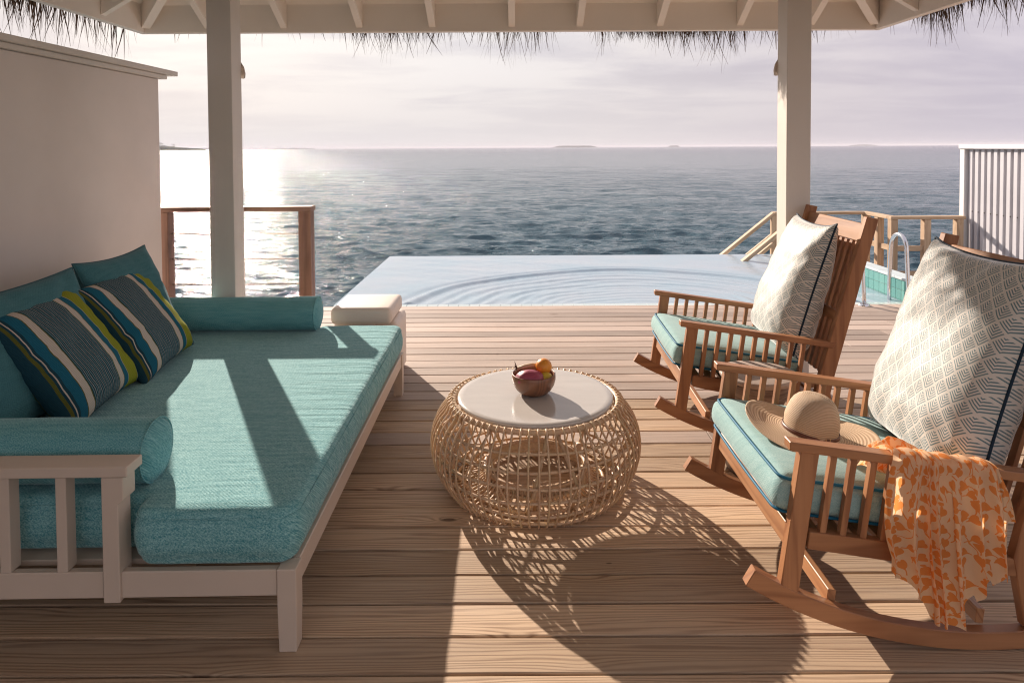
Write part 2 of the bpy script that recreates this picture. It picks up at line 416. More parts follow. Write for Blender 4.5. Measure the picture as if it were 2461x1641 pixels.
def stripes(n):
    u, v, _ = n.sep(n.coord('UV'))
    t = n.maprange(u, -.28, .28)
    NV, TE, CR, GR, DG = (.018, .065, .09), (.018, .135, .21), (.62, .54, .46), (.30, .32, .03), (.13, .13, .03)
    seq = [(0, NV), (.03, DG), (.05, NV), (.065, CR), (.072, NV), (.09, TE), (.165, DG), (.175, CR), (.24, DG), (.25, NV),
           (.60, DG), (.607, CR), (.665, DG), (.672, TE), (.735, CR), (.742, GR), (.93, CR), (.936, TE), (.975, CR)]
    c = n.ramp(t, seq[:20], 'CONSTANT')
    # fine pin stripes in the middle band
    mid = n.m('MULTIPLY', n.m('GREATER_THAN', t, .25), n.m('LESS_THAN', t, .60))
    ps = n.m('GREATER_THAN', n.m('FRACT', n.m('MULTIPLY', t, 60.0)), .62)
    dash = n.m('GREATER_THAN', n.m('FRACT', n.m('ADD', n.m('MULTIPLY', v, 190.0), n.m('MULTIPLY', n.m('FLOOR', n.m('MULTIPLY', t, 60.0)), .5))), .25)
    c = n.mix(n.m('MULTIPLY', n.m('MULTIPLY', mid, ps), dash), c, n.mix(n.m('GREATER_THAN', n.m('FRACT', n.m('MULTIPLY', t, 30.0)), .5), (.42, .42, .40), (.22, .34, .36)))
    rib = n.m('ADD', n.m('MULTIPLY', n.m('SINE', n.m('MULTIPLY', v, 1150.0)), .5), .5)
    c = n.mix(n.m('MULTIPLY', rib, .45), c, n.mix(1, c, (.35, .35, .35), 'MULTIPLY'))
    h = n.m('ADD', rib, n.m('MULTIPLY', ps, mid))
    return {'Base Color': c, 'Normal': n.bump(h, .4, .0016)}
M_STRIPE = material('striped_cloth', .9, spec=.1, build=stripes)

def hearts(n):
    u, v, _ = n.sep(n.coord('UV'))
    tot = None
    base = n.comb(u, v, 0)
    for k, (s, off) in enumerate(((30.0, 0.0),)):
        p = n.comb(n.m('ADD', n.m('MULTIPLY', u, s), off), n.m('ADD', n.m('MULTIPLY', v, s * .82), off * 1.3), 0)
        vo = n.voro(p, 1.0, .75)
        d = n.v('SUBTRACT', p, vo['Position']); dx, dy, _ = n.sep(d)
        rc = n.sep(vo['Color'])[0]; an = n.m('MULTIPLY', n.m('SUBTRACT', rc, .5), 3.2)
        ca, sa = n.m('COSINE', an), n.m('SINE', an)
        hx = n.m('ADD', n.m('MULTIPLY', dx, ca), n.m('MULTIPLY', dy, sa)); hy = n.m('SUBTRACT', n.m('MULTIPLY', dy, ca), n.m('MULTIPLY', dx, sa))
        ax = n.m('ABSOLUTE', hx); yy = n.m('SUBTRACT', hy, n.m('MULTIPLY', n.m('SQRT', ax), .42))
        rr = n.m('ADD', n.m('MULTIPLY', hx, hx), n.m('MULTIPLY', n.m('MULTIPLY', yy, yy), 1.1))
        size = n.maprange(n.sep(vo['Color'])[1], 0, 1, .07, .14)
        hrt = n.m('LESS_THAN', rr, size)
        stem = n.m('MULTIPLY', n.m('LESS_THAN', n.m('ABSOLUTE', n.m('ADD', hx, n.m('MULTIPLY', n.m('SINE', n.m('MULTIPLY', hy, 5)), .05))), .035), n.m('LESS_THAN', hy, 0.0))
        stem = n.m('MULTIPLY', stem, n.m('GREATER_THAN', hy, -.75))
        t = n.m('MAXIMUM', hrt, stem); tot = t if tot is None else n.m('MAXIMUM', tot, t)
    wob = n.noise(base, 9, 2, .5)
    vn = n.m('ABSOLUTE', n.m('SUBTRACT', n.m('FRACT', n.m('ADD', n.m('MULTIPLY', u, 9.0), n.m('MULTIPLY', wob, 2.2))), .5))
    tot = n.m('MAXIMUM', tot, n.m('LESS_THAN', vn, .018))
    c = n.mix(tot, (.93, .66, .42), (.88, .33, .09))
    return {'Base Color': c, 'Normal': n.bump(n.noise(base, 900, 1), .1, .0008)}
def scarf_mat():
    m = bpy.data.materials.new('heart_print_cotton'); m.use_nodes = True; t = m.node_tree; n = N(t); b = t.nodes['Principled BSDF']
    r = hearts(n); n.put(b.inputs['Base Color'], r['Base Color']); n.put(b.inputs['Normal'], r['Normal']); b.inputs['Roughness'].default_value = .8
    b.inputs['Specular IOR Level'].default_value = .2
    tr = n.node('ShaderNodeBsdfTranslucent'); n.put(tr.inputs[0], r['Base Color'])
    mx = n.node('ShaderNodeMixShader'); mx.inputs[0].default_value = .5; n.L.new(b.outputs[0], mx.inputs[1]); n.L.new(tr.outputs[0], mx.inputs[2])
    n.L.new(mx.outputs[0], t.nodes['Material Output'].inputs[0]); return m
M_SCARF = scarf_mat()

def rattan(n):
    o = n.coord('Object'); r = n.rnd()
    f = n.noise(o, 90, 3, .6); g = n.noise(n.v('ADD', o, n.comb(r, r, r)), 9, 2, .5)
    c = n.mix(n.maprange(f, .3, .7), (.58, .385, .245), (.76, .56, .39))
    c = n.mix(n.m('MULTIPLY', n.maprange(g, .4, .7), .5), c, (.60, .49, .26))
    c = n.mix(n.m('MULTIPLY', r, .3), c, (.50, .29, .17))
    return {'Base Color': c, 'Roughness': n.maprange(f, .3, .7, .35, .6), 'Normal': n.bump(f, .3, .001)}
M_RATTAN = material('rattan_cane', .45, spec=.4, build=rattan)
def tabletop(n):
    o = n.coord('Object')
    f = n.noise(n.v('MULTIPLY', o, (1, 3, 1)), 4, 4, .6)
    c = n.mix(n.maprange(f, .3, .7), (.51, .475, .445), (.57, .535, .50))
    return {'Base Color': c, 'Roughness': n.maprange(n.noise(o, 30, 3, .6), .3, .7, .10, .18)}
M_TOP = material('glazed_tabletop', .12, spec=.6, build=tabletop)
def straw(n):
    o = n.coord('Object'); x, y, z = n.sep(o)
    r = n.m('SQRT', n.m('ADD', n.m('MULTIPLY', x, x), n.m('MULTIPLY', y, y)))
    s = n.m('ADD', r, n.m('MULTIPLY', z, -1.15))
    ph = n.m('MULTIPLY', s, 900.0)
    ring = n.m('ADD', n.m('MULTIPLY', n.m('SINE', ph), .5), .5)
    an = n.m('ARCTAN2', y, x)
    st = n.m('ADD', n.m('MULTIPLY', n.m('SINE', n.m('ADD', n.m('MULTIPLY', an, 150.0), n.m('MULTIPLY', n.m('FLOOR', n.m('DIVIDE', ph, 2 * PI)), 2.0))), .5), .5)
    c = n.mix(ring, (.36, .225, .13), (.70, .53, .37)); c = n.mix(n.m('MULTIPLY', st, .35), c, (.42, .28, .17))
    c = n.mix(n.m('MULTIPLY', n.noise(o, 45, 3, .6), .4), c, (.68, .52, .37))
    return {'Base Color': c, 'Normal': n.bump(n.m('ADD', ring, n.m('MULTIPLY', st, .5)), .6, .0015)}
M_STRAW = material('braided_straw', .6, spec=.35, build=straw)
def stone_wood(n):
    o = n.coord('Object'); x, y, z = n.sep(o)
    f = n.noise(n.comb(n.m('MULTIPLY', x, 2), n.m('MULTIPLY', y, 2), n.m('MULTIPLY', z, 22)), 2.2, 5, .7, .6)
    c = n.ramp(f, [(.25, (.06, .04, .03)), (.45, (.17, .12, .095)), (.6, (.30, .235, .19)), (.8, (.13, .09, .07))])
    return {'Base Color': c, 'Roughness': .6, 'Normal': n.bump(f, .6, .004)}
M_STUMP = material('weathered_stump', .6, spec=.3, build=stone_wood)
def stone_top(n):
    o = n.coord('Object'); f = n.noise(o, 7, 5, .7); c = n.ramp(f, [(.3, (.30, .235, .20)), (.6, (.42, .34, .29)), (.8, (.50, .42, .37))])
    return {'Base Color': c, 'Roughness': .55, 'Normal': n.bump(f, .3, .003)}
M_STOPTOP = material('weathered_stool_top', .55, spec=.3, build=stone_top)
def thatch_b(n):
    f = n.noise(n.coord('Object'), 25, 3, .7)
    return {'Base Color': n.ramp(f, [(.3, (.05, .03, .02)), (.55, (.16, .10, .065)), (.8, (.30, .21, .14))])}
M_THATCH = material('dry_thatch', .8, spec=.2, build=thatch_b)

def tile_b(c0, c1):
    def b(n):
        r = n.rnd(); f = n.noise(n.coord('Object'), 30, 2, .5)
        return {'Base Color': n.mix(r, c0, c1), 'Normal': n.bump(f, .15, .002)}
    return b
M_TILE = material('sea_green_tile', .12, spec=.6, build=tile_b((.10, .30, .28), (.17, .40, .36)))
M_TILEL = material('pale_edge_tile', .1, spec=.6, build=tile_b((.50, .60, .60), (.60, .67, .66)))
M_GROUT = material('grout', .7, (.72, .70, .68))
M_COPE = material('coping_stone', .5, spec=.4, build=tile_b((.52, .60, .62), (.58, .64, .65)))

def sea_b(n):
    o = n.node('ShaderNodeNewGeometry').outputs['Position']
    x, y, z = n.sep(o)
    p1 = n.comb(n.m('MULTIPLY', x, .42), n.m('MULTIPLY', y, 1.15), 0)
    a = n.noise(p1, 2.6, 5, .62, .3); b2 = n.noise(p1, 9.0, 4, .65, .2); c3 = n.noise(p1, .35, 3, .55)
    ridge = n.m('SUBTRACT', 1.0, n.m('ABSOLUTE', n.m('MULTIPLY', n.m('SUBTRACT', a, .5), 4.0)))
    dd = n.v('LENGTH', o)
    m1 = n.noise(n.comb(n.m('MULTIPLY', x, .22), y, 0), .95, 4, .6, .3); m2 = n.noise(n.comb(n.m('MULTIPLY', x, .2), y, 0), .22, 5, .6, .3)
    h = n.m('ADD', n.m('ADD', n.m('MULTIPLY', ridge, .042), n.m('MULTIPLY', a, .10)), n.m('MULTIPLY', b2, .022))
    h = n.m('ADD', h, n.m('MULTIPLY', m1, n.maprange(dd, 12, 60, .03, .42)))
    h = n.m('ADD', h, n.m('MULTIPLY', m2, n.maprange(dd, 60, 300, 0, 2.2)))
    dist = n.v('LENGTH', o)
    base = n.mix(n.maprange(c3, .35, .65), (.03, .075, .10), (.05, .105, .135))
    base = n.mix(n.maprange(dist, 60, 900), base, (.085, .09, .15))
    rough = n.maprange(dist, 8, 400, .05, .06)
    bm = n.bump(h, 1.0, 1.0)
    return {'Base Color': base, 'Roughness': rough, 'Normal': bm, 'IOR': 1.33}
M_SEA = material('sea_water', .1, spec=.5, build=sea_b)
def pool_b(n):
    o = n.coord('Object'); x, y, z = n.sep(o)
    depth = n.maprange(y, .0, 2.6, 0, 1)
    f = n.noise(o, 1.4, 3, .5)
    c = n.mix(depth, (.22, .40, .48), (.38, .45, .52)); c = n.mix(n.maprange(f, .35, .65), c, (.33, .44, .52))
    r1 = n.noise(n.v('MULTIPLY', o, (3, 9, 1)), 2.5, 4, .6)
    return {'Base Color': c, 'Normal': n.bump(r1, .12, .02), 'IOR': 1.33}
M_POOL = material('pool_water', .03, spec=.5, build=pool_b)

# ------------------------------------------------------------------ sea
SEA_Z = -1.9
def make_sea():
    rs = [3.0]
    while rs[-1] < 60000:
        r = rs[-1]; rs.append(r + min(max(.06, r * r * .42 / 2260), r * .35))
    rs = np.array(rs); nr = len(rs); na = 1050
    an = np.linspace(R(-62), R(62), na)
    RR, AA = np.meshgrid(rs, an, indexing='ij')
    X = RR * np.sin(AA); Y = RR * np.cos(AA)
    cell = np.maximum(np.gradient(rs)[:, None], RR * (an[1] - an[0]))
    Hh = np.zeros_like(X); Dx = np.zeros_like(X); Dy = np.zeros_like(X)
    wind = R(78)
    g = rng
    for lam in np.geomspace(.22, 8, 100):
        th = wind + g.normal(0, .34); k = 2 * PI / lam
        amp = lam / 6.283 * g.uniform(.6, 1.2) * (.078 if lam < .8 else .078 * (.8 / lam) ** 1.0)
        att = np.clip((lam / cell - 2.0) / 1.6, 0, 1)
        ph = k * (X * math.cos(th) + Y * math.sin(th)) + g.uniform(0, 6.28)
        pa, pb = g.uniform(0, 6, 2); kk = .9 / lam ** .6
        env = .55 + 1.5 * np.clip(np.sin(X * kk * .8 + pa + .9 * np.sin(Y * kk * .5)) * np.sin(Y * kk * 1.1 + pb + .9 * np.sin(X * kk * .45)), 0, 1) ** 1.3
        Hh += att * amp * env * np.sin(ph); q = 1.0
        Dx += -att * amp * q * env * math.cos(th) * -np.cos(ph); Dy += -att * amp * q * env * math.sin(th) * -np.cos(ph)
    Hh *= .8
    V = np.stack([X + Dx, Y + Dy, SEA_Z + Hh], -1).reshape(-1, 3)
    me = bpy.data.meshes.new('sea'); n = V.shape[0]
    i, j = np.meshgrid(np.arange(nr - 1), np.arange(na - 1), indexing='ij')
    a = (i * na + j).ravel(); Fq = np.stack([a, a + na, a + na + 1, a + 1], 1)[:, ::-1]
    me.vertices.add(n); me.vertices.foreach_set('co', V.ravel())
    me.loops.add(Fq.size); me.loops.foreach_set('vertex_index', Fq.ravel())
    me.polygons.add(len(Fq)); me.polygons.foreach_set('loop_start', np.arange(len(Fq)) * 4)
    me.update(calc_edges=True); me.polygons.foreach_set('use_smooth', np.ones(len(Fq), bool)); me.update()
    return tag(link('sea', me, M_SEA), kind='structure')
make_sea()
# the rest of the lagoon behind and beside the villa
V = [(0, 0, SEA_Z - .05)] + [(60000 * math.sin(a), 60000 * math.cos(a), SEA_Z - .05) for a in np.linspace(R(61.8), R(360 - 61.8), 40)]
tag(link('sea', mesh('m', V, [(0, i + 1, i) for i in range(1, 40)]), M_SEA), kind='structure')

# ------------------------------------------------------------------ deck
PLANK_W, EDGE_Y = .1463, 6.23
deck = box('deck', -2.7, 5.9, -1.75, EDGE_Y - .01, -.30, -.05, M_DARK, bev=0); tag(deck, kind='structure')
def plank_me(L, seed):
    me = box_me(0, L, -(PLANK_W - .0095) / 2, (PLANK_W - .0095) / 2, -.028, 0, .0035, 2)
    return me
lens = [2.2, 2.7, 3.1, 3.7, 4.2]; PM = {}
def plank(x0, x1, y, zoff):
    L = round((x1 - x0) * 20) / 20
    key = round(L, 2)
    if key not in PM: PM[key] = plank_me(L - .003, 0)
    o = link('plank', PM[key], M_DECK, deck, (x0, y, zoff), (random.uniform(-.0006, .0006), 0, random.uniform(-.0002, .0002)))
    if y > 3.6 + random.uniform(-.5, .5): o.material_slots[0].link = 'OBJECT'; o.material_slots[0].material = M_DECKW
forced = {6.23 - .1463 * (k + .5): None for k in range(1)}
joints_at = {9: .99, 12: 1.07, 15: 1.13, 17: 1.19, 19: .93, 22: 1.30}
for k in range(54):
    y = EDGE_Y - PLANK_W * (k + .5); cuts = [-2.65]
    cuts.append(-2.65 + round(random.uniform(.8, 1.9) * 20) / 20 if k % 2 else -2.65 + 1.5)
    # the long boards in front of the camera run unbroken to the right of the table
    nx = {19: 1.0, 21: 1.05, 23: 1.1, 25: 1.15}.get(k, round(random.uniform(2.0, 3.4) * 20) / 20)
    if 27 <= k: cuts = [-2.65, -2.65 + .7 + (k % 3) * .1]; nx = 2.4 + (k * .35) % 1.2
    cuts.append(round((nx + 2.65) * 20) / 20 - 2.65); cuts.append(cuts[-1] + round(random.uniform(1.0, 1.6) * 20) / 20); cuts.append(5.85)
    for a, b in zip(cuts[:-1], cuts[1:]):
        if b - a > .15: plank(a, b, y, random.uniform(-.0012, .0012))

# ------------------------------------------------------------------ pool
PX0, PX1, PY0, PY1, WZ = -1.74, 3.76, 6.23, 9.27, -.022
pool = tag(link('swimming_pool', mesh('m', *(lambda V, F: (V, F))([
    (PX0, PY0 + .004, -1.5), (PX1 + .16, PY0 + .004, -1.5), (PX1 + .16, PY1, -1.5), (PX0, PY1, -1.5),
    (PX0, PY0 + .004, -.06), (PX1 + .16, PY0 + .004, -.06), (PX1 + .16, PY1, -.06), (PX0, PY1, -.06)], BOXF)), M_GROUT), kind='structure')
def pool_water():
    nx, ny = 420, 300
    gx = np.linspace(PX0 - .012, PX1 - .002, nx); gy = np.linspace(PY0 + .145, PY1 + .012, ny)
    X, Y = np.meshgrid(gx, gy, indexing='xy')
    # rings spreading from a drip near the deck edge, drawn out by the breeze
    cx, cy = 1.15, 5.9
    r = np.hypot((X - cx), (Y - cy) * 1.02)
    ang = np.arctan2(Y - cy, X - cx)
    wob = .05 * np.sin(3 * ang + 1) + .03 * np.sin(7 * ang)
    rr = r + wob
    Z = .016 * np.exp(-((rr - 2.30) / .14) ** 2) * np.sin((rr - 2.2) * 22) + .0048 * np.exp(-((rr - 1.75) / .55) ** 2) * np.sin(rr * 34)
    Z += .002 * np.exp(-((rr - 1.2) / .8) ** 2) * np.sin(rr * 52 + 3 * np.sin(ang * 5))
    for lam in np.geomspace(.12, 1.2, 22):
        th = R(80) + rng.normal(0, .5); k = 2 * PI / lam
        Z += .0007 * lam ** .8 * np.sin(k * (X * math.cos(th) + Y * math.sin(th)) + rng.uniform(0, 6)) * (1 + .6 * np.sin(X * 1.3 + lam * 9))
    edge = np.clip(np.minimum(np.minimum(X - gx[0], gx[-1] - X), np.minimum(Y - gy[0], gy[-1] - Y)) / .05, 0, 1)
    Z = Z * edge
    V = np.stack([X, Y, WZ + Z], -1).reshape(-1, 3); a = (np.arange(ny - 1)[:, None] * nx + np.arange(nx - 1)[None]).ravel()
    Fq = [(int(q), int(q) + 1, int(q) + nx + 1, int(q) + nx) for q in a]
    n0 = len(V); V = [tuple(v) for v in V]
    # the film that slides over the far and left rims
    V += [(gx[0], gy[0], -.09), (gx[0], gy[-1], -.09), (gx[-1], gy[-1], -.09)]
    Fq += [(0, (ny - 1) * nx, n0 + 1, n0), ((ny - 1) * nx, ny * nx - 1, n0 + 2, n0 + 1)]
    return tag(link('pool_water', mesh('m', V, Fq, True), M_POOL), kind='structure')
pool_water()
tl = box_me(-.0485, .0485, 0, .135, -.006, 0, .002)
for i in range(55):
    link('tile', tl, M_TILEL, pool, (PX0 + .05 + i * .1, PY0 + .008, -.018), (0, 0, 0))
box('grout_bed', PX0, PX1, PY0 + .005, PY0 + .146, -.05, -.0225, M_GROUT, pool, 0)
# raised wall on the right with sea-green tiles and a pale coping
box('wall_core', PX1 + .006, PX1 + .13, PY0 + .01, PY1 + .02, -.3, .182, M_GROUT, pool, 0)
tr = box_me(-.006, 0, -.0475, .0475, -.0475, .0475, .0015)
for j in range(31):
    for k in range(3): link('wall_tile', tr, M_TILE, pool, (PX1 + .006, PY0 + .06 + j * .0985, .132 - k * .0985))
cp = box_me(-.015, .15, -.146, .146, 0, .022, .003)
for j in range(10): link('coping_tile', cp, M_COPE, pool, (PX1 + .002, PY0 + .16 + j * .2945, .184))
# pool body seen from the sea side
box('outer_wall', PX0 - .006, PX0 - .001, PY0, PY1, -1.5, -.06, M_TILE, pool, 0)

# ------------------------------------------------------------------ left boundary wall and house behind the camera
WX, WE = -2.45, 4.6
wl = thing('boundary_wall', (WX, 1.4, 0), 'tall smooth taupe wall with a stepped cap along the left of the deck', 'wall')
box('wall_body', -.16, 0, -3.1, WE - 1.4, -.6, 1.975, M_WALL, wl, .006, 2)
box('cap_lower', -.19, .03, -3.1, WE - 1.4 + .06, 1.977, 2.005, M_PAINT, wl, .003)
box('cap_upper', -.22, .06, -3.1, WE - 1.4 + .15, 2.007, 2.04, M_PAINT, wl, .003)

# ------------------------------------------------------------------ posts
def post(x0, y0, w, label, lab2, side):
    t = thing('roof_post', (x0, y0, 0), label, 'post', 'cream posts carrying the thatched roof')
    link('shaft', box_me(0, w, 0, .146, -.02, 2.9, .004, 2), M_PAINT, t)
    l = thing('wall_light', (x0 + (w if side > 0 else 0), y0 + .146, 1.99), lab2, 'wall light', 'shell lamps on the roof posts')
    # half-shell shade on a back plate, on the sea face of the post
    pr = [(.075, -.06), (.078, -.03), (.07, .01), (.052, .04), (.03, .058), (.008, .064)]
    V = []; Fc = []; na = 14
    for r, z in pr:
        for k in range(na + 1):
            a = PI * k / na; V.append((r * math.cos(a), r * .9 * math.sin(a), z + (.005 if k % 2 else 0) * (z < -.05)))
    for i in range(len(pr) - 1):
        for k in range(na): Fc.append((i * (na + 1) + k, i * (na + 1) + k + 1, (i + 1) * (na + 1) + k + 1, (i + 1) * (na + 1) + k))
    s = link('shade', mesh('m', V, Fc, True), M_PLASTIC, l, (-side * .058, .004, 0)); md = s.modifiers.new('thick', 'SOLIDIFY'); md.thickness = .004
    box('back_plate', -.03 - side * .058, .03 - side * .058, 0, .012, -.05, .05, M_STEEL, l, .003)
post(-1.838, 4.0, .146, 'cream painted square post rising behind the daybed and rail', 'small shell lamp on the sea side of the left post', 1)
post(1.637, 4.0, .146, 'cream painted square post rising behind the rocking chairs', 'small shell lamp on the sea side of the right post', -1)

# ------------------------------------------------------------------ roof
BY, BL, BR_, BZ = 4.95, -2.73, 2.68, 2.35
roof = thing('pavilion_roof', (0, 0, 0), 'white timber hipped roof with sloping rafters and shaggy thatch eaves overhead', 'roof')
box('eaves_beam', BL - .05, BR_ + .05, BY, BY + .055, BZ, 2.60, M_CEIL, roof, .003)
BB = BY - (BR_ - BL)      # the roof is a square pyramid; its back eave runs just behind the camera
box('eaves_beam', BL - .05, BL, BB + .001, BY - .001, BZ, 2.60, M_CEIL, roof, .003)
box('eaves_beam', BR_, BR_ + .05, BB + .001, BY - .001, BZ, 2.60, M_CEIL, roof, .003)
box('eaves_beam', BL - .05, BR_ + .05, BB - .055, BB, BZ, 2.60, M_CEIL, roof, .003)
TP = math.tan(R(30)); CZ = 2.552
def rafter(p, d, L, wd=.05, foot=.03):
    """rafter whose foot meets the beam's inner face at p, climbing 30 degrees along the flat direction d"""
    d = Vector(d).normalized(); s = Vector((-d.y, d.x, 0)) * wd / 2
    slope = TP if abs(d.x * d.y) < .1 else TP / math.sqrt(2)
    a = Vector(p); b = a + d * L; up = Vector((0, 0, slope * L))
    h = Vector((0, 0, CZ + .004 - (BZ + foot)))
    V = [a - s, a + s, b + s + up, b - s + up, a - s + h, a + s + h, b + s + up + h, b - s + up + h]
    return link('rafter', bevel_mesh(mesh('m', V, BOXF), .002), M_CEIL, roof)
half = (BR_ - BL) / 2; midx = (BR_ + BL) / 2
for x in (-2.26, -1.70, -1.14, -.602, -.014, .488, 1.082, 1.674, 2.20):
    rafter((x, BY - .001, BZ + .03), (0, -1, 0), max(.35, half - abs(x - midx) - .06))
for y in [BY - .55 * k - .5 for k in range(9)]:
    L = max(.3, min(half - .06, BY - y - .06, y - BB - .06))
    rafter((BL + .001, y, BZ + .03), (1, 0, 0), L); rafter((BR_ - .001, y, BZ + .03), (-1, 0, 0), L)
rafter((BL + .02, BY - .02, BZ + .03), (1, -1, 0), half * 1.41, .06); rafter((BR_ - .02, BY - .02, BZ + .03), (-1, -1, 0), half * 1.41, .06)
hz = CZ + TP * half; apy = BY - half
def slab(name, pts, th, mat):
    n = len(pts); V = [Vector(p) for p in pts] + [Vector(p) + Vector((0, 0, th)) for p in pts]
    Fc = [tuple(range(n)), tuple(range(2 * n - 1, n - 1, -1))] + [(i, (i + 1) % n, (i + 1) % n + n, i + n) for i in range(n)]
    me = mesh('m', V, Fc); bevel_mesh(me, 0); return link(name, me, mat, roof)
e = .0
C4 = [(BL, BY), (BR_, BY), (BR_, BB), (BL, BB)]
OV = .30; tz = CZ + .03 - OV * TP
D4 = [(BL - OV, BY + OV), (BR_ + OV, BY + OV), (BR_ + OV, BB - OV), (BL - OV, BB - OV)]
for k in range(4):
    (x0, y0), (x1, y1) = C4[k], C4[(k + 1) % 4]
    slab('ceiling_panel', [(x0, y0, CZ), (x1, y1, CZ), (midx, apy, hz)], .015, M_CEIL)
    (x0, y0), (x1, y1) = D4[k], D4[(k + 1) % 4]
    slab('thatch_layer', [(x0, y0, tz + .06), (x1, y1, tz + .06), (midx, apy, hz + .09)], .16, M_THATCH)
def fringe(name, p0, p1, out, n, dens, lmin, lmax):
    """dry palm strips hanging from the eaves between p0 and p1"""
    V = []; Fc = []; p0 = Vector(p0); p1 = Vector(p1); out = Vector(out); al = (p1 - p0).normalized()
    for i in range(n):
        t = random.random()
        dn = dens(t)
        if random.random() > dn[0]: continue
        a = p0.lerp(p1, t) + out * random.uniform(-.10, .02) + Vector((0, 0, random.uniform(.02, .12)))
        L = (lmin + (lmax - lmin) * random.random() ** 2.2) * dn[1] + .10
        lean = al * random.gauss(0, .16) + out * random.gauss(.05, .12); cur = al * random.gauss(0, .13) + out * random.gauss(0, .08)
        wd = random.choice([.0012, .0018, .0025, .0045, .006]) ; ph = random.random() * PI
        sd = (al * math.cos(ph) + out * math.sin(ph)); s2 = (out * math.cos(ph) - al * math.sin(ph)) * .35
        ns = 4; b0 = len(V)
        for k in range(ns + 1):
            f = k / ns; c = a + lean * L * f + cur * L * f * f + Vector((0, 0, -L * f)); ww = wd * (1 - f * .85)
            V += [c + sd * ww, c - sd * ww, c + s2 * ww * 1.6]
        for k in range(ns):
            for m in range(3):
                m2 = (m + 1) % 3; Fc.append((b0 + k * 3 + m, b0 + k * 3 + m2, b0 + k * 3 + 3 + m2, b0 + k * 3 + 3 + m))
    o = link(name, mesh('m', V, Fc), M_THATCH, roof); return tag(o, kind='stuff')
cl = [(.345, .03, 1.0), (.475, .012, .5), (.505, .03, 1.6), (.545, .012, .8), (.625, .016, 1.1), (.70, .04, .5), (.76, .05, .9), (.78, .02, 1.0), (.40, .03, .7), (.855, .03, .5), (.30, .02, .5)]
def dfront(t):
    d = .06; l = .34
    for c, wd, am in cl:
        gsn = math.exp(-((t - c) / wd) ** 2); d += gsn * .8; l += gsn * .45 * am
    return min(1, d), l
fringe('thatch_fringe', (BL - OV, BY + OV, tz + .02), (BR_ + OV, BY + OV, tz + .02), (0, 1, 0), 2600, dfront, .04, .30)
# the close-packed butt ends that show under the beam right of the middle
fringe('thatch_fringe', (.80, BY + OV - .04, tz + .0), (1.62, BY + OV - .04, tz + .0), (0, 1, 0), 900, lambda t: (1, .25 + .18 * math.sin(t * 25) ** 2), .02, .12)
fringe('thatch_fringe', (BR_ + OV, 1.5, tz + .02), (BR_ + OV, BY + OV - .3, tz + .02), (1, 0, 0), 1700, lambda t: (.75 + .25 * math.sin(t * 50), .6 + .4 * math.sin(t * 37)), .05, .28)
fringe('thatch_fringe', (BL - OV, 1.5, tz + .02), (BL - OV, BY + OV - .1, tz + .02), (-1, 0, 0), 1500, lambda t: (.35 + .6 * (math.sin(t * 9 + 2.2) > .3), .8), .06, .34)

# ------------------------------------------------------------------ left rail
rl_ = thing('cable_railing', (-2.0, 4.7, 0), 'dark wooden railing with wire cables beside the tall taupe wall', 'railing')
box('handrail', -.56, .56, -.02, .10, 1.048, 1.082, M_RAIL, rl_, .003)
box('post', -.55, -.46, 0, .09, -.2, 1.047, M_RAILZ, rl_, .004)
box('post', .465, .553, 0, .09, -.2, 1.047, M_RAILZ, rl_, .004)
for z in (.885, .705, .523, .34, .16):
    tube('cable', [(-.47, .045, z), (-.2, .045, z - .002), (.1, .045, z - .003), (.47, .045, z)], .0032, M_CABLE, rl_, 6)
    for x in (-.455, .46): tube('fitting', [(x, .045, z), (x + (.03 if x < 0 else -.03), .045, z)], .006, M_STEEL, rl_, 6)

# ------------------------------------------------------------------ white slatted screen on the right
scx = 6.0
sr = thing('slatted_screen', (scx, 8.87, 0), 'white framed screen of upright grey slats at the far right', 'screen')
box('end_post', -.03, .09, -.05, .04, -.8, 1.44, M_WHITE, sr, .004)
box('top_rail', -.045, .10, -7.5, .05, 1.44, 1.495, M_WHITE, sr, .004)
box('backing', .075, .085, -7.4, -.06, -.8, 1.435, M_SCREEN, sr, 0)
sm = box_me(0, .06, -.032, .032, -.8, 1.435, .003)
for k in range(64): link('slat', sm, M_SCREEN, sr, (.006, -.12 - k * .112, 0))
dot = lathe_me([(.0, .0), (.009, .001), (.009, .004), (0, .005)], 10)
for k in range(64): link('bolt', dot, M_DARK, sr, (.005, -.12 - k * .112 - .045, .62), (0, R(-90), 0))

# ------------------------------------------------------------------ jetty rail and stair beyond the pool
jr = thing('jetty_railing', (5.03, 9.5, 0), 'pale pine railing turning two corners beyond the pool', 'railing')
def stick(name, p, q, wd, ht, mat, parent, bev=.002):
    p, q = Vector(p), Vector(q); L = (q - p).length; me = box_me(0, L, -wd / 2, wd / 2, -ht / 2, ht / 2, bev)
    d = (q - p).normalized(); o = link(name, me, mat, parent)
    y = Vector((0, 0, 1)).cross(d); y = Vector((0, 1, 0)) if y.length < 1e-4 else y.normalized(); z = d.cross(y)
    o.matrix_local = Matrix(((d.x, y.x, z.x, p.x), (d.y, y.y, z.y, p.y), (d.z, y.z, z.z, p.z), (0, 0, 0, 1))); return o
stick('handrail', (-1.32, 0, .53), (.045, 0, .53), .10, .04, M_PINE, jr)
stick('handrail', (0, -.052, .53), (0, -.62, .53), .10, .04, M_PINE, jr)
stick('handrail', (-.05, -.68, .53), (.94, -.68, .53), .10, .04, M_PINE, jr)
for x, y in ((-1.25, 0), (-.62, 0), (0, 0), (0, -.35), (0, -.68), (.44, -.68), (.87, -.68)):
    box('post', x - .045, x + .045, y - .045, y + .045, -.75, .508, M_PINEZ, jr, .003)
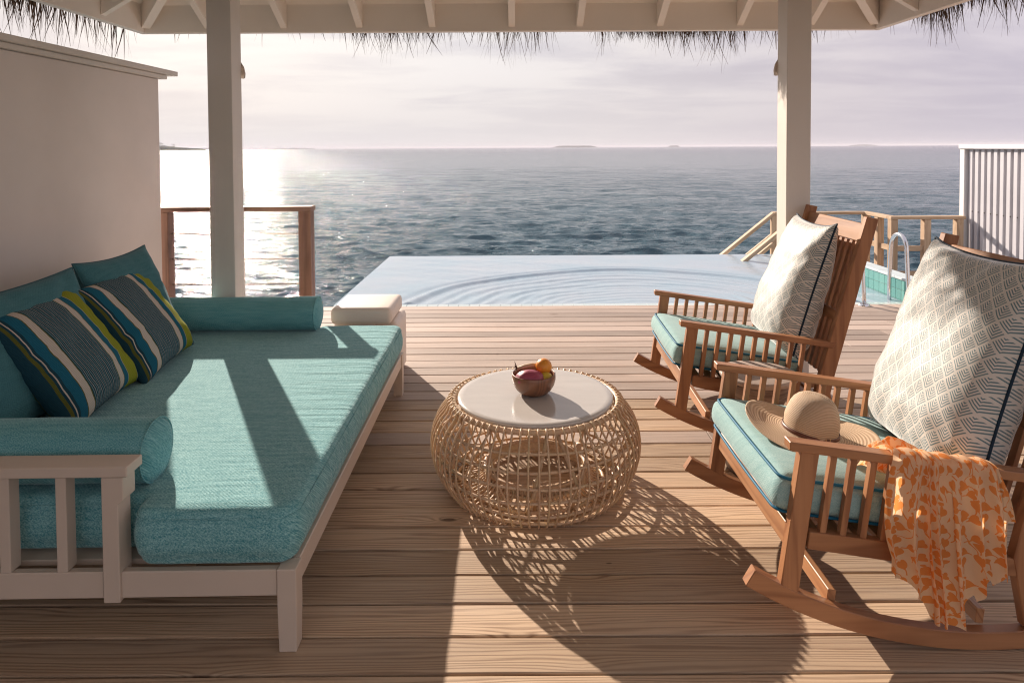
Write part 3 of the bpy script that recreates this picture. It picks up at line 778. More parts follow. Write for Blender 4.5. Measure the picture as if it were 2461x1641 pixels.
for z in (.12, -.22):
    stick('mid_rail', (-1.2, 0, z), (-.05, 0, z), .035, .07, M_PINE, jr); stick('mid_rail', (0, -.05, z), (0, -.63, z), .035, .07, M_PINE, jr)
    stick('mid_rail', (.05, -.68, z), (.82, -.68, z), .035, .07, M_PINE, jr)
lp = box('jetty', 3.7, 5.96, 8.79, 9.56, -.80, -.755, M_PINE, bev=0); tag(lp, kind='structure')
st = thing('sea_stair', (3.71, 9.5, 0), 'pale pine stair with sloping handrails going down to the sea beyond the pool', 'stair')
sl = Vector((-1, 0, -.81))
for z, wd, y in ((.53, .09, 0), (.235, .05, 0), (.11, .05, -.03), (.53, .09, -.75)):
    stick('handrail', Vector((0, y, z)), Vector((0, y, z)) + sl * 1.75, wd, .045, M_PINE, st)
for k in range(7): box('tread', -.27 - k * .235, -.03 - k * .235, -.72, -.02, -.80 - k * .19, -.765 - k * .19, M_PINE, st, .003)
for y in (.02, -.75): stick('stringer', (0, y, -.86), Vector((0, y, -.86)) + sl * 1.6, .04, .2, M_PINE, st)
for k in (0, 1.62): box('post', -.04 - k, .04 - k, -.03, .03, -2.4, .5 - k * .81, M_PINEZ, st, .003)

# ------------------------------------------------------------------ pool ladder
ld = thing('pool_ladder', (3.26, 6.17, 0), 'polished steel pool ladder with arched grab rails at the pool edge', 'ladder')
for dx in (0.0, .42):
    pts = [(dx, 0, 0)] + [(dx, .0 + .012 * k, .12 * k) for k in range(1, 5)]
    pts += [(dx, .048 + .13 - .13 * math.cos(a), .50 + .14 * math.sin(a)) for a in np.linspace(0.1, PI - .1, 14)]
    pts += [(dx, .32, .40), (dx, .33, .1), (dx, .33, -.6)]
    tube('grab_rail', pts, .019, M_STEEL, ld, 14)
    lathe('foot_flange', [(0, .013), (.03, .013), (.034, .02), (.048, .008), (.05, 0)], M_STEEL, ld, 24, (dx, 0, .0))
for z in (-.2, -.45): stick('rung', (0, .33, z), (.42, .33, z), .06, .02, M_STEEL, ld)

# ------------------------------------------------------------------ islands on the horizon
def isl_b(n):
    f = n.noise(n.node('ShaderNodeNewGeometry').outputs['Position'], .06, 3, .6)
    return {'Base Color': n.ramp(f, [(.3, (.035, .045, .03)), (.7, (.07, .08, .05))])}
M_ISLE = material('island_green', .9, spec=.1, build=isl_b)
def island(px0, px1, dist, hmax, prof, palms=0):
    """low wooded island: a ridge of crown-sized humps on a thin beach"""
    x0 = (px0 - CX) / FPX * dist; x1 = (px1 - CX) / FPX * dist; L = x1 - x0; n = 110; V = []; Fc = []
    for i in range(n + 1):
        f = i / n; h = max(.6, prof(f) * hmax * (1 + .25 * mnoise.noise(Vector((f * 40, dist, 0))) + .12 * mnoise.noise(Vector((f * 150, dist, 2)))))
        x = x0 + f * L; dpt = .06 * L * max(.12, math.sin(PI * min(1, max(0, f))))
        V += [(x, -dpt, 0), (x, -dpt * .8, h * .7), (x, 0, h), (x, dpt * .8, h * .7), (x, dpt, 0)]
    for i in range(n):
        for k in range(4): Fc.append((i * 5 + k, i * 5 + 5 + k, i * 5 + 6 + k, i * 5 + 1 + k))
    t = bpy.data.objects.new('island', mesh('m', V, Fc)); COL.objects.link(t); t.data.materials.append(M_ISLE); t.location = (0, dist, SEA_Z); tag(t, kind='structure')
    if palms:
        PV = []; PF = []
        for i in range(palms):
            f = random.uniform(.0, .62); x = x0 + f * L; h = prof(f) * hmax; H = h + random.uniform(3, 7.5)
            V2, F2 = tube_data([(x, 0, h * .5), (x + random.uniform(-1, 1), 0, H)], [.35, .22], 4); o = len(PV); PV += V2; PF += [tuple(a + o for a in q) for q in F2]
            for k in range(9):
                a = k * 2 * PI / 9 + random.random(); tip = Vector(V2[-1]); o = len(PV); d = Vector((math.cos(a), math.sin(a), 0))
                PV += [tip, tip + d * 1.6 + Vector((0, 0, .9)) + Vector((0, 0, .3)), tip + d * 3.0 + Vector((0, 0, -.5)), tip + d * 1.6 + Vector((0, 0, .2))]; PF.append((o, o + 1, o + 2, o + 3))
        tag(link('palm_trees', mesh('m', PV, PF), M_ISLE, t), kind='stuff')
island(290, 500, 2000, 26, lambda f: min(1, f * 9) * (1 - f) ** .7 * .9 if f < .62 else .36 * (1 - (f - .62) / .38) ** .5 + .03, 26)
island(655, 760, 9000, 17, lambda f: math.sin(PI * f) ** .5 * .7)
island(1326, 1438, 7500, 26, lambda f: min(1, 6 * f, 6 * (1 - f)) * .8)
island(1606, 1634, 8500, 22, lambda f: min(1, 6 * f, 6 * (1 - f)) * .8)
island(2040, 2110, 9500, 24, lambda f: math.sin(PI * f) ** .5 * .8)

# ------------------------------------------------------------------ daybed
DBR = .0142
db = thing('daybed', (-.651, 1.925, 0), 'wide taupe framed daybed with a thick teal mattress and slatted arms', 'daybed', rz=DBR)
def leg(x0, x1, y0, y1, z1, z0=0.0, tp=.0025):
    V = [(x0 + tp, y0 + tp, z0), (x1 - tp, y0 + tp, z0), (x1 - tp, y1 - tp, z0), (x0 + tp, y1 - tp, z0), (x0, y0, z0 + .13), (x1, y0, z0 + .13), (x1, y1, z0 + .13), (x0, y1, z0 + .13),
         (x0, y0, z1), (x1, y0, z1), (x1, y1, z1), (x0, y1, z1)]
    Fc = [(0, 3, 2, 1), (8, 9, 10, 11)] + [(a + i, a + (i + 1) % 4, a + 4 + (i + 1) % 4, a + 4 + i) for a in (0, 4) for i in range(4)]
    return link('leg', bevel_mesh(mesh('m', V, Fc), .003, 2, R(40)), M_FRAME, db)
LEN = 2.09
for y in (0, LEN - .06):
    leg(-.057, 0, y, y + .06, .251); leg(-1.56, -1.50, y, y + .06, .72)
box('frame_rail', -.516, -.058, .006, .032, .168, .247, M_FRAME, db, .003); box('frame_rail', -1.5, -.5655, .006, .032, .168, .247, M_FRAME, db, .003)
box('frame_rail', -.516, -.058, LEN - .032, LEN - .006, .168, .247, M_FRAME, db, .003); box('frame_rail', -1.5, -.5655, LEN - .032, LEN - .006, .168, .247, M_FRAME, db, .003)
box('frame_rail', -.030, -.006, .062, LEN - .062, .176, .250, M_FRAME, db, .003); box('frame_rail', -1.54, -1.515, .062, LEN - .062, .168, .247, M_FRAME, db, .003)
for k in range(12): box('bed_slat', -1.514, -.032, .08 + k * .167, .165 + k * .167, .222, .240, M_FRAME, db, .002)
for s, y0 in ((1, 0.0), (-1, LEN - .08)):
    # arm with stepped bracket post
    poly = [(-.562, .160), (-.514, .160), (-.514, .452), (-.499, .464), (-.499, .533), (-.562, .533)]
    prism('arm_post', poly, y0 - .004, y0 + .062, M_FRAME, db, .002)
    box('arm', -1.5, -.484, y0 - .008, y0 + .078, .535, .566, M_FRAME, db, .003)
    for k in range(5):
        x = -.671 - k * .1655; box('arm_slat', x - .031, x, y0 + .006, y0 + .05, .2475, .534, M_FRAME, db, .002)
box('back_rail', -1.575, -1.495, -.01, LEN + .01, .722, .752, M_FRAME, db, .003)
for k in range(13): box('back_slat', -1.54, -1.515, .13 + k * .148, .17 + k * .148, .2475, .721, M_FRAME, db, .002)

def outline_offset(P, d):
    n = len(P); out = []
    for i in range(n):
        a, b, c = P[i - 1], P[i], P[(i + 1) % n]
        t = ((b - a).normalized() + (c - b).normalized()); t = t.normalized() if t.length > 1e-6 else (c - b).normalized()
        out.append(b - Vector((t.y, -t.x)) * d)
    return out
def round_poly(P, r, m=6):
    out = []; n = len(P)
    for i in range(n):
        a, b, c = Vector(P[i - 1]), Vector(P[i]), Vector(P[(i + 1) % n]); rr = r[i] if isinstance(r, (list, tuple)) else r
        u, v = (a - b).normalized(), (c - b).normalized(); p, q = b + u * rr, b + v * rr
        cc = b + u * rr + v * rr
        for k in range(m + 1):
            f = PI / 2 * k / m; out.append(cc - v * rr * math.cos(f) - u * rr * math.sin(f))
    res = []
    for i, p in enumerate(out):
        q = out[(i + 1) % len(out)]; res.append(p); L = (q - p).length
        if L > .04:
            m2 = int(L / .025)
            for j in range(1, m2): res.append(p.lerp(q, j / m2))
    return res
def mattress():
    P = round_poly([(-.008, .012), (-.008, LEN - .025), (-.49, LEN - .025), (-.49, LEN - .10), (-1.46, LEN - .10), (-1.46, .10), (-.483, .10), (-.483, .012)], [.06, .06, .055, .02, .055, .055, .02, .055])
    z0, z1 = .252, .427; prof = []
    for k in range(6): a = PI / 2 * k / 5; prof.append((.03 - .03 * math.sin(a) , z0 + .03 - .03 * math.cos(a)))
    prof += [(-.008, .29), (-.015, .32), (-.017, .350), (-.012, .378)]
    for k in range(6): a = PI / 2 * k / 5; prof.append((-.006 + .028 * (1 - math.cos(a)), .401 + .026 * math.sin(a)))
    prof += [(.036, z1 + .0015), (.048, z1 + .002)]
    V = []; Fc = []; n = len(P)
    for d, z in prof:
        Q = outline_offset(P, d)
        for i, q in enumerate(Q):
            nz = mnoise.noise(Vector((q.x * 6, q.y * 6, z * 9))) ; n2 = mnoise.noise(Vector((q.x * 25, q.y * 25, z * 4)))
            pk = .0022 * n2 * (1 if .36 < z < .43 else .4)
            zz = z + (.004 * nz if z > .3 else (.003 * nz if z > z0 + .01 else 0)) + pk
            zz = z if z > z1 + .0012 else zz; V.append((q.x + .004 * nz * (q.x > -.1), q.y + .003 * n2 * (.26 < z < .42), zz))
    m = len(prof)
    for i in range(m - 1):
        for k in range(n): k2 = (k + 1) % n; Fc.append((i * n + k, i * n + k2, (i + 1) * n + k2, (i + 1) * n + k))
    me = mesh('m', V, Fc, True)
    # close with a fine crowned grid top that carries the pull wrinkles
    bm = bmesh.new(); bm.from_mesh(me); bm.verts.ensure_lookup_table()
    bmesh.ops.contextual_create(bm, geom=[bm.verts[i] for i in range(n)])
    from mathutils.geometry import delaunay_2d_cdt
    top_r = [bm.verts[(m - 1) * n + i] for i in range(n)]
    vo_, _, fo_, ov_, _, _ = delaunay_2d_cdt([Vector((q.co.x, q.co.y)) for q in top_r], [], [list(range(n))], 1, 1e-6)
    for tri in fo_:
        ids = [ov_[k][0] if ov_[k] else -1 for k in tri]
        if min(ids) >= 0:
            try: bm.faces.new([top_r[k] for k in ids])
            except ValueError: pass
    bmesh.ops.recalc_face_normals(bm, faces=bm.faces)
    bm.to_mesh(me); bm.free(); me.polygons.foreach_set('use_smooth', [len(q.vertices) == 4 for q in me.polygons])
    o = link('mattress', me, M_MATT, db)
    S = [Vector((q.x, q.y, .4015)) for q in outline_offset(P, -.0075)]
    tube('seam', S, .0022, M_MATT, o, 6, True)
def mattress_b(n):
    r = weave_build((.035, .225, .265), (.39, .67, .67), .72, 520, (.9, 1.15), .5, .28)(n)
    o = n.coord('Object'); x, y, z = n.sep(o)
    # pull wrinkles running in from the seam on the open side, parallel to the short edge
    wv = n.noise(n.comb(n.m('MULTIPLY', x, 2.6), n.m('MULTIPLY', y, 26), 0), 1.0, 3, .55, .6)
    msk = n.m('MULTIPLY', n.maprange(x, -.55, -.12, .12, 1, True), n.maprange(y, .2, 1.2, .35, 1))
    msk2 = n.m('ADD', msk, n.maprange(z, .41, .36, 0, .1))
    b2 = n.bump(n.m('MULTIPLY', wv, msk2), .75, .018)
    nb = [q for q in n.t.nodes if q.type == 'BUMP']
    n.put(nb[0].inputs['Normal'], b2)
    return r
M_MATT = material('teal_mattress_cloth', .9, spec=.12, sheen=.25, build=mattress_b)
mattress()

def bolster(x0, x1, y, z, r, label, name='bolster'):
    L = x1 - x0; t = thing('bolster', (x0 + L / 2, y, z), label, 'bolster', 'teal bolsters on the daybed', rz=DBR)
    prof = [(0, L / 2 + .006), (r * .35, L / 2 + .005), (r * .7, L / 2 + .001), (r * .92, L / 2 - .008), (r * .985, L / 2 - .014), (r, L / 2 - .03), (r * 1.0, L / 2 - .1)]
    prof += [(r * 1.0, f * (L / 2 - .1)) for f in np.linspace(.8, -.8, 9)] + [(rr, -zz) for rr, zz in reversed(prof)]
    def fn(rr, zz, a):
        k = 1 + .02 * mnoise.noise(Vector((math.cos(a) * 1.5, math.sin(a) * 1.5, zz * 5 + y))) + .012 * mnoise.noise(Vector((math.cos(a) * 4, math.sin(a) * 4, zz * 16 + y)))
        e = min(1, max(0, (abs(zz) - (L / 2 - .08)) / .07)); k -= .018 * e * (.5 + .5 * math.sin(a * 23)) * (rr > r * .9)
        return rr * k, zz
    me = lathe_me(prof, 56, fn=fn)
    M = Matrix.Rotation(R(90), 4, 'Y'); me.transform(M)
    me.transform(Matrix.Diagonal((1, 1, .96, 1)))
    body = link('cover', me, M_TEALB, t)
    for s in (1, -1):
        pts = [(s * (L / 2 - .012), math.cos(a) * r * .985, math.sin(a) * r * .955) for a in np.linspace(0, 2 * PI, 40, endpoint=False)]
        tube('end_seam', pts, .0028, M_TEALB, t, 6, True)
    return t
bolster(-2.02, -1.150, 2.118, .522, .103, 'teal bolster nearest the camera, behind the front slatted arm')
bolster(-2.07, -1.150, 3.885, .522, .102, 'teal bolster at the far end of the daybed by the post')

# ------------------------------------------------------------------ cushions on the daybed
def pillow(name, loc, W, H, T, lean, yaw, mat, pipe, label, cat, group=None, seed=0, spin=0, n=30, pinch=.06, wr=.006, pr=.0045, sag=.12, deform=None, powr=.5):
    """local: x width, y thickness (front = -y), z height; base at the bottom edge; leans back by `lean`"""
    me, loop = pillow_me(W, H, T, n, pinch, seed, wr, sag, deform, powr)
    t = bpy.data.objects.new(name, None); COL.objects.link(t); tag(t, label, cat, group); t.empty_display_size = .1
    t.location = loc; t.rotation_mode = 'QUATERNION'
    q = Euler((0, 0, yaw)).to_quaternion() @ Euler((-lean, 0, 0)).to_quaternion() @ Euler((0, spin, 0)).to_quaternion()
    t.rotation_quaternion = q
    link('cover', me, mat, t, (0, 0, H / 2))
    if pipe: tube('piping', [p + Vector((0, 0, H / 2)) for p in loop], pr, pipe, t, 6, True)
    return t
Y90 = R(90)
# yaw 90: local -y (front) faces +X, local x runs along +Y
pillow('back_cushion', (-1.86, 2.64, .43), .84, .55, .20, R(20), Y90, M_TEALD, M_PIPET, 'big plain teal back cushion behind the nearer striped pillow', 'cushion', 'plain teal back cushions', 3, pinch=.08, wr=.009)
pillow('back_cushion', (-1.86, 3.37, .43), .60, .565, .19, R(20), Y90, M_TEALD, M_PIPET, 'big plain teal back cushion behind the farther striped pillow', 'cushion', 'plain teal back cushions', 9, pinch=.09, wr=.009)
pillow('throw_pillow', (-1.69, 2.735, .432), .56, .54, .17, R(34), R(94), M_STRIPE, None, 'striped olive, blue and cream pillow nearer to the camera', 'pillow', 'striped pillows', 21, R(-3), pinch=.07, wr=.007)
pillow('throw_pillow', (-1.70, 3.26, .432), .56, .54, .17, R(34), R(92), M_STRIPE, None, 'striped olive, blue and cream pillow farther back beside the bolster', 'pillow', 'striped pillows', 34, R(-4), pinch=.07, wr=.008)

# ------------------------------------------------------------------ moulded plastic seat behind the daybed
pl = thing('moulded_seat', (-.93, 4.32, 0), 'chunky cream moulded plastic seat behind the far end of the daybed', 'seat')
bm_ = cushion_me(.205, .19, .195, .04, 6, 0); link('base', bm_, M_PLASTIC, pl, (-.025, .06, .195), smooth=True)
link('seat_slab', cushion_me(.19, .21, .052, .03, 6, .003), M_PLASTIC, pl, (-.028, -.02, .448), smooth=True)
link('hand_grip', cushion_me(.09, .02, .022, .018, 5, 0), M_PLASTIC, pl, (-.04, -.18, .378), smooth=True)

# ------------------------------------------------------------------ rattan table
TX, TY, TR, TH = .086, 2.92, .343, .40
tb = thing('rattan_table', (TX, TY, 0), 'round woven rattan coffee table with a glossy cream top', 'table')
lathe('table_top', [(0, TH - .018), (TR - .004, TH - .018), (TR, TH - .012), (TR, TH - .005), (TR - .004, TH), (TR - .03, TH + .0004), (0, TH + .0004)], M_TOP, tb, 96)
def RB(z):   # outside radius of the cage at height z
    zs = [.010, .03, .07, .12, .18, .23, .28, .32, .352, .372]; rs = [.368, .388, .416, .440, .455, .455, .444, .426, .402, .381]
    return float(np.interp(z, zs, rs))
prof = [(TR + .016, TH - .034), (TR + .012, TH - .012), (TR + .026, TH - .004), (TR + .042, TH - .014)]
pts0 = [(r, z) for r, z in prof] + [(RB(z) + .004, z) for z in np.linspace(.365, .028, 15)] + [(.382, .014), (.366, .007), (.35, .008), (.30, .022), (.26, .034), (.232, .052), (.222, .075)]
rib = tube_me([(r, 0, z) for r, z in pts0], .0042, 6)
nrib = 72
for k in range(nrib):
    link('rib', rib, M_RATTAN, tb, rot=(0, 0, 2 * PI * k / nrib + random.uniform(-.006, .006)))
def ring(name, r, z, rad, wob=0, n=90, ph=0, nseg=8, bumpy=0):
    pts = [((r + .0) * math.cos(a), r * math.sin(a), z + wob * math.sin(3 * a + ph) + wob * .5 * math.sin(7 * a + ph)) for a in np.linspace(0, 2 * PI, n, endpoint=False)]
    rr = [rad * (1 + (bumpy if i % 2 else 0)) for i in range(n)]
    return tube(name, pts, rr, M_RATTAN, tb, nseg, True)
ring('rim', TR + .018, TH - .020, .0125, n=216, bumpy=.10)
for z, rd in ((.318, .0055), (.262, .006), (.200, .006), (.138, .006), (.078, .006), (.030, .0065)): ring('hoop', RB(z) - .004, z, rd, .003, ph=z * 40)
ring('hoop', .355, .016, .007); ring('inner_ring', .222, .045, .009, n=216, bumpy=.15); ring('inner_ring', .222, .088, .009, n=216, bumpy=.15); ring('inner_ring', .30, .028, .007, n=180, bumpy=.12)
band = [(.220, .04), (.218, .065), (.220, .092)]
lathe('inner_band', band, M_RATTAN, tb, 80)
for k in range(10):       # slanting posts between the base ring and the rim
    a = 2 * PI * k / 10 + .16
    a2 = a + (.26 if k % 2 else -.26)
    p = Vector((.30 * math.cos(a), .30 * math.sin(a), .02)); q = Vector(((RB(.2) - .016) * math.cos(a + (a2 - a) * .5), (RB(.2) - .016) * math.sin(a + (a2 - a) * .5), .2)); s = Vector(((TR + .01) * math.cos(a2), (TR + .01) * math.sin(a2), TH - .03))
    tube('strut', [p, p.lerp(q, .5) + Vector((0, 0, -.01)), q, q.lerp(s, .6), s], .0078, M_RATTAN, tb, 8)
for k in range(6):
    a = 2 * PI * k / 6 + .5; x, y = .232 * math.cos(a), .232 * math.sin(a); tube('foot_peg', [(x, y, 0), (x, y, .125)], .013, M_RATTAN, tb, 12)
for k in range(6):       # crossing canes on the shoulder of the cage
    a = 2 * PI * k / 6
    for s in (1, -1):
        pts = []
        for f in np.linspace(0, 1, 9):
            z = .372 - .30 * f; b = a + s * .30 * f; r = RB(z) - .012; pts.append((r * math.cos(b), r * math.sin(b), z))
        tube('cross_cane', pts, .0036, M_RATTAN, tb, 6)

# ------------------------------------------------------------------ fruit bowl
BX, BYy, BZ0 = .081, 2.925, TH + .0006
fb = thing('bowl', (BX, BYy, BZ0), 'small dark wooden bowl of fruit on the cream table top', 'bowl')
pr = [(0, .002), (.048, .0), (.060, .004), (.078, .020), (.091, .042), (.097, .065), (.0965, .088), (.0945, .0905), (.0915, .089), (.0915, .066), (.084, .042), (.068, .020), (.04, .012), (0, .011)]
lathe('shell', pr, M_BOWL, fb, 56)
def peel_b(c0, c1, sc_=60, b=.3):
    def bb(n):
        o = n.coord('Object'); f = n.noise(o, sc_, 2, .5); g = n.noise(o, 9, 3, .6)
        return {'Base Color': n.mix(n.maprange(g, .3, .7), c0, c1), 'Normal': n.bump(f, b, .001)}
    return bb
def fruit(name, loc, rx, ry, rz_, mat, label, cat, rot=(0, 0, 0), fn=None, n=32):
    prof = [(max(1e-4, math.sin(a)) , math.cos(a)) for a in np.linspace(0.02, PI - .02, 18)]
    me = lathe_me(prof, n, fn=fn); me.transform(Matrix.Diagonal((rx, ry, rz_, 1)))
    o = link(name, me, mat, None, loc, rot); return tag(o, label, cat)
fruit('orange', (BX + .045, 2.945, BZ0 + .112), .0365, .0365, .0352, material('orange_peel', .38, spec=.5, build=peel_b((.72, .24, .02), (.80, .32, .04), 260, .5)), 'round orange on top of the fruit in the bowl', 'fruit')
fruit('lemon', (BX + .050, 2.900, BZ0 + .072), .036, .029, .028, material('lemon_peel', .45, spec=.4, build=peel_b((.55, .36, .03), (.64, .46, .06), 220, .5)), 'yellow lemon at the right inside the bowl', 'fruit', (0, 0, .5))
M_DRAG = material('dragonfruit_skin', .42, spec=.45, build=peel_b((.28, .035, .075), (.42, .08, .13), 25, .2))
df = fruit('dragon_fruit', (BX - .018, 2.885, BZ0 + .072), .066, .046, .044, M_DRAG, 'magenta dragon fruit filling the front of the bowl', 'fruit', (0, 0, -.1), fn=lambda r, z, a: (r * (1 + .05 * math.sin(a * 5)), z))
for k in range(11):
    a = k * 2.4; z = -0.5 + 1.3 * ((k * .618) % 1); c = Vector((.066 * math.cos(a) * .95, .046 * math.sin(a) * .95, .044 * max(-.2, z) * .8)); c = c.normalized() * 1
    c = Vector((c.x * .062, c.y * .043, abs(c.z) * .041)); t2 = c * 1.22 + Vector((.008, 0, .006)); sd = c.cross(Vector((0, 0, 1))).normalized() * .007 if c.cross(Vector((0, 0, 1))).length > 1e-5 else Vector((.007, 0, 0))
    link('scale_leaf', mesh('m', [c + sd, c - sd, t2, c * .9], [(0, 1, 2), (1, 3, 2), (3, 0, 2), (0, 3, 1)]), M_DRAG if k % 3 else material('scale_tip', .5, (.45, .28, .16)), df)
df2 = thing('dried_pod', (BX - .075, 2.955, BZ0 + .085), 'pale stalk with a dry dark calyx lying behind the dragon fruit', 'dried flower')
tube('stalk', [(.0, 0, .012), (.035, .004, .022), (.07, .01, .026), (.105, .02, .022)], [.0085, .0095, .010, .008], material('stalk', .6, (.60, .42, .26)), df2, 10)
for k in range(9):
    a = k * 2 * PI / 9; d = Vector((-.4, math.cos(a) * .8, math.sin(a) * .9 + .5)); s = Vector((0, -math.sin(a), math.cos(a))) * .004
    link('calyx_leaf', mesh('m', [Vector((0, 0, .012)) + s, Vector((0, 0, .012)) - s, Vector((0, 0, .012)) + d * .028, Vector((.004, 0, .016))], [(0, 1, 2), (1, 3, 2), (3, 0, 2), (0, 3, 1)]), M_THATCH, df2)

# ------------------------------------------------------------------ rocking chairs
CW, TL_ = .745, R(8.1)
def make_chair():
    t = thing('rocking_chair', (.80, 1.914, 0), 'teak rocking chair nearest the camera, holding the straw hat and the orange scarf', 'rocking chair', 'teak rocking chairs')
    a = [Vector(p) for p in ((-.118, .0), (1.08, 0))]
    Rr, sc_ = 1.40, .592
    for side in (0, 1):
        def Y(a0, a1): return (a0, a1) if side == 0 else (CW - a1, CW - a0)
        # rocker: curved runner
        th = np.linspace(math.asin((-.126 - sc_) / Rr), math.asin((1.06 - sc_) / Rr), 26)
        bot = [(sc_ + Rr * math.sin(q), Rr - Rr * math.cos(q)) for q in th]
        topp = [(sc_ + (Rr - .054) * math.sin(q), Rr - (Rr - .054) * math.cos(q)) for q in th]
        y0, y1 = Y(.004, .040)
        n = len(bot); V = []; Fc = []
        for (bx, bz), (tx, tz) in zip(bot, topp): V += [(bx, y0, bz), (bx, y1, bz), (tx, y1, tz), (tx, y0, tz)]
        for i in range(n - 1):
            for k in range(4): k2 = (k + 1) % 4; Fc.append((i * 4 + k, i * 4 + k2, i * 4 + 4 + k2, i * 4 + 4 + k))
        Fc += [(3, 2, 1, 0), tuple((n - 1) * 4 + k for k in range(4))]
        link('rocker', bevel_mesh(mesh('m', V, Fc), .0025, 1, R(40)), M_TEAK, t)
        y0, y1 = Y(.005, .039)
        prism('leg', [(-.024, .186), (.029, .168), (.089, .594), (.035, .602)], y0, y1, M_TEAKZ, t, .0025)
        prism('back_post', [(.700, .062), (.662, .27), (.684, .361), (.905, 1.142), (.962, 1.131), (.757, .361), (.737, .27), (.768, .062)], y0, y1, M_TEAKZ, t, .003)
        y0, y1 = Y(0, .045)
        prism('arm', [(0, .601), (0, .628), (.762, .5205), (.745, .4955)], y0, y1, M_TEAK, t, .0025)
        y0, y1 = Y(.007, .037)
        prism('seat_rail', [(.056, .306), (.063, .357), (.680, .270), (.672, .219), (.40, .252)], y0, y1, M_TEAK, t, .002)
        y0, y1 = Y(.012, .033)
        for k in range(9):
            s0 = .122 + k * .0593; zt = .601 - .1415 * s0 + .004; zb = .357 - .141 * (s0 - .063) - .045
            ln = .141 * (zt - zb)
            prism('arm_slat', [(s0 - .035, zb), (s0 - .016, zb), (s0 - .016 + ln, zt), (s0 - .035 + ln, zt)], y0, y1, M_TEAKZ, t, .001)
    y0, y1 = .041, CW - .041
    prism('front_apron', [(.004, .292), (.013, .358), (.035, .355), (.026, .289)], y0, y1, M_TEAKY, t, .002)
    prism('cross_rail', [(.644, .222), (.651, .270), (.671, .268), (.664, .220)], y0, y1, M_TEAKY, t, .002)
    for s, z in ((.128, .118), (.575, .058)): prism('stretcher', [(s, z), (s + .006, z + .045), (s + .031, z + .041), (s + .025, z - .004)], .0405, CW - .0405, M_TEAKY, t, .002)
    for k in range(8):
        s = .06 + k * .076; z = .339 - .141 * s; prism('seat_slat', [(s, z), (s + .002, z + .014), (s + .052, z + .007), (s + .05, z - .007)], .038, CW - .038, M_TEAKY, t, .0015)
    u = Vector((.905 - .684, 1.142 - .361)).normalized(); v = Vector((u.y, -u.x))
    def bp_(z, d): f = (z - .361) / u.y; p = Vector((.684, .361)) + u * f + v * d; return (p.x, p.y)
    prism('top_rail', [bp_(1.02, .018), bp_(1.108, .018), bp_(1.108, .046), bp_(1.02, .046)], .0395, CW - .0395, M_TEAKY, t, .003)
    prism('lower_back_rail', [bp_(.62, .022), bp_(.67, .022), bp_(.67, .046), bp_(.62, .046)], .0395, CW - .0395, M_TEAKY, t, .002)
    for k in range(11):
        y = .072 + k * .0572
        prism('back_slat', [bp_(.36, .026), bp_(.619, .026), bp_(.619, .042), bp_(.36, .042)], y, y + .029, M_TEAKZ, t, .001)
        prism('back_slat', [bp_(.671, .026), bp_(1.019, .026), bp_(1.019, .042), bp_(.671, .042)], y, y + .029, M_TEAKZ, t, .001)
    # seat cushion with blue piping
    hx, hy, hz = .318, .322, .055
    me = cushion_me(hx, hy, hz, .03, 16, .024, .012, .004, 5)
    cu = link('seat_cushion', me, M_AQUA, t, (.300, CW / 2, .402), (0, TL_, 0))
    for zz in (hz - .006, -hz + .006):
        L = rrect(hx - .003, hy - .003, .034, zz)
        pts = []
        for p in L:
            f = 1 - (abs(p.y) / hy) ** 2; g = 1 - (abs(p.x) / hx) ** 2
            pts.append(Vector((p.x - (.006 * f if p.x < -hx * .95 else 0), p.y, p.z + (.004 * max(f, g) * .6 if zz > 0 else -.002))))
        tube('piping', pts, .0048, M_PIPE, cu, 6, True)
    return t
chair1 = make_chair()
chair2 = copy_tree(chair1)
chair2.location = (.818, 3.262, 0); chair2.rotation_euler = (0, 0, R(-1.7))
chair2['label'] = 'teak rocking chair farther from the camera, beside the post, with an empty aqua seat'

def peak(p, u, v, s):
    c = max(0, (abs(u) * abs(v))) ** 6
    p.z += .012 * c * (1 if v > 0 else -.2)
    # belly sinks towards the seat
    p.y -= .02 * (1 - u * u) * max(0, -v) * (1 if s < 0 else 0)
    return p
pillow('lumbar_pillow', (1.405, 2.285, .412), .59, .745, .24, R(17.5), R(-91), M_CHEV, M_PIPED, 'big chevron patterned pillow behind the straw hat in the nearest chair', 'pillow', 'chevron patterned pillows', 51, 0, 34, .062, .009, .005, .25, peak, .38)
pillow('lumbar_pillow', (1.425, 3.625, .412), .54, .705, .235, R(17.5), R(-93), M_CHEV, M_PIPED, 'big chevron patterned pillow in the farther rocking chair in front of the post', 'pillow', 'chevron patterned pillows', 77, 0, 34, .062, .009, .005, .25, peak, .38)

# ------------------------------------------------------------------ straw hat
hat = thing('sun_hat', (1.025, 2.29, .492), 'wide brimmed straw sun hat with a brown leather band on the chair seat', 'hat')
hat.rotation_euler = (R(2), R(8), R(0))
def brimfn(r, z, a):
    if r <= .092: return r * (1 + .03 * math.cos(2 * a)), z
    f = (r - .092) / .125
    ww = .020 * f * f * math.cos(2 * (a - R(160))) + .006 * f * math.sin(3 * a + 1)
    return r * (1 + .02 * math.cos(2 * a)), z + ww + .010 * f * f
crown = [(.0005, .132), (.012, .1318), (.026, .1305), (.042, .1265), (.056, .1185), (.067, .106), (.075, .09), (.081, .07), (.086, .045), (.089, .022), (.0905, .008)]
brim = [(.0905, .008), (.095, .003), (.105, .0005), (.125, .0), (.15, .0), (.175, .0), (.198, .0), (.214, .001), (.2165, .0025), (.214, .004), (.198, .003), (.15, .003), (.10, .004), (.0925, .008)]
c_ = lathe('crown', [(r * (1.05 if z > .03 else 1), z * 1.04) for r, z in crown], M_STRAW, hat, 64)
lathe('brim', brim, M_STRAW, hat, 72, fn=brimfn)
V = []; Fc = []; nn = 64
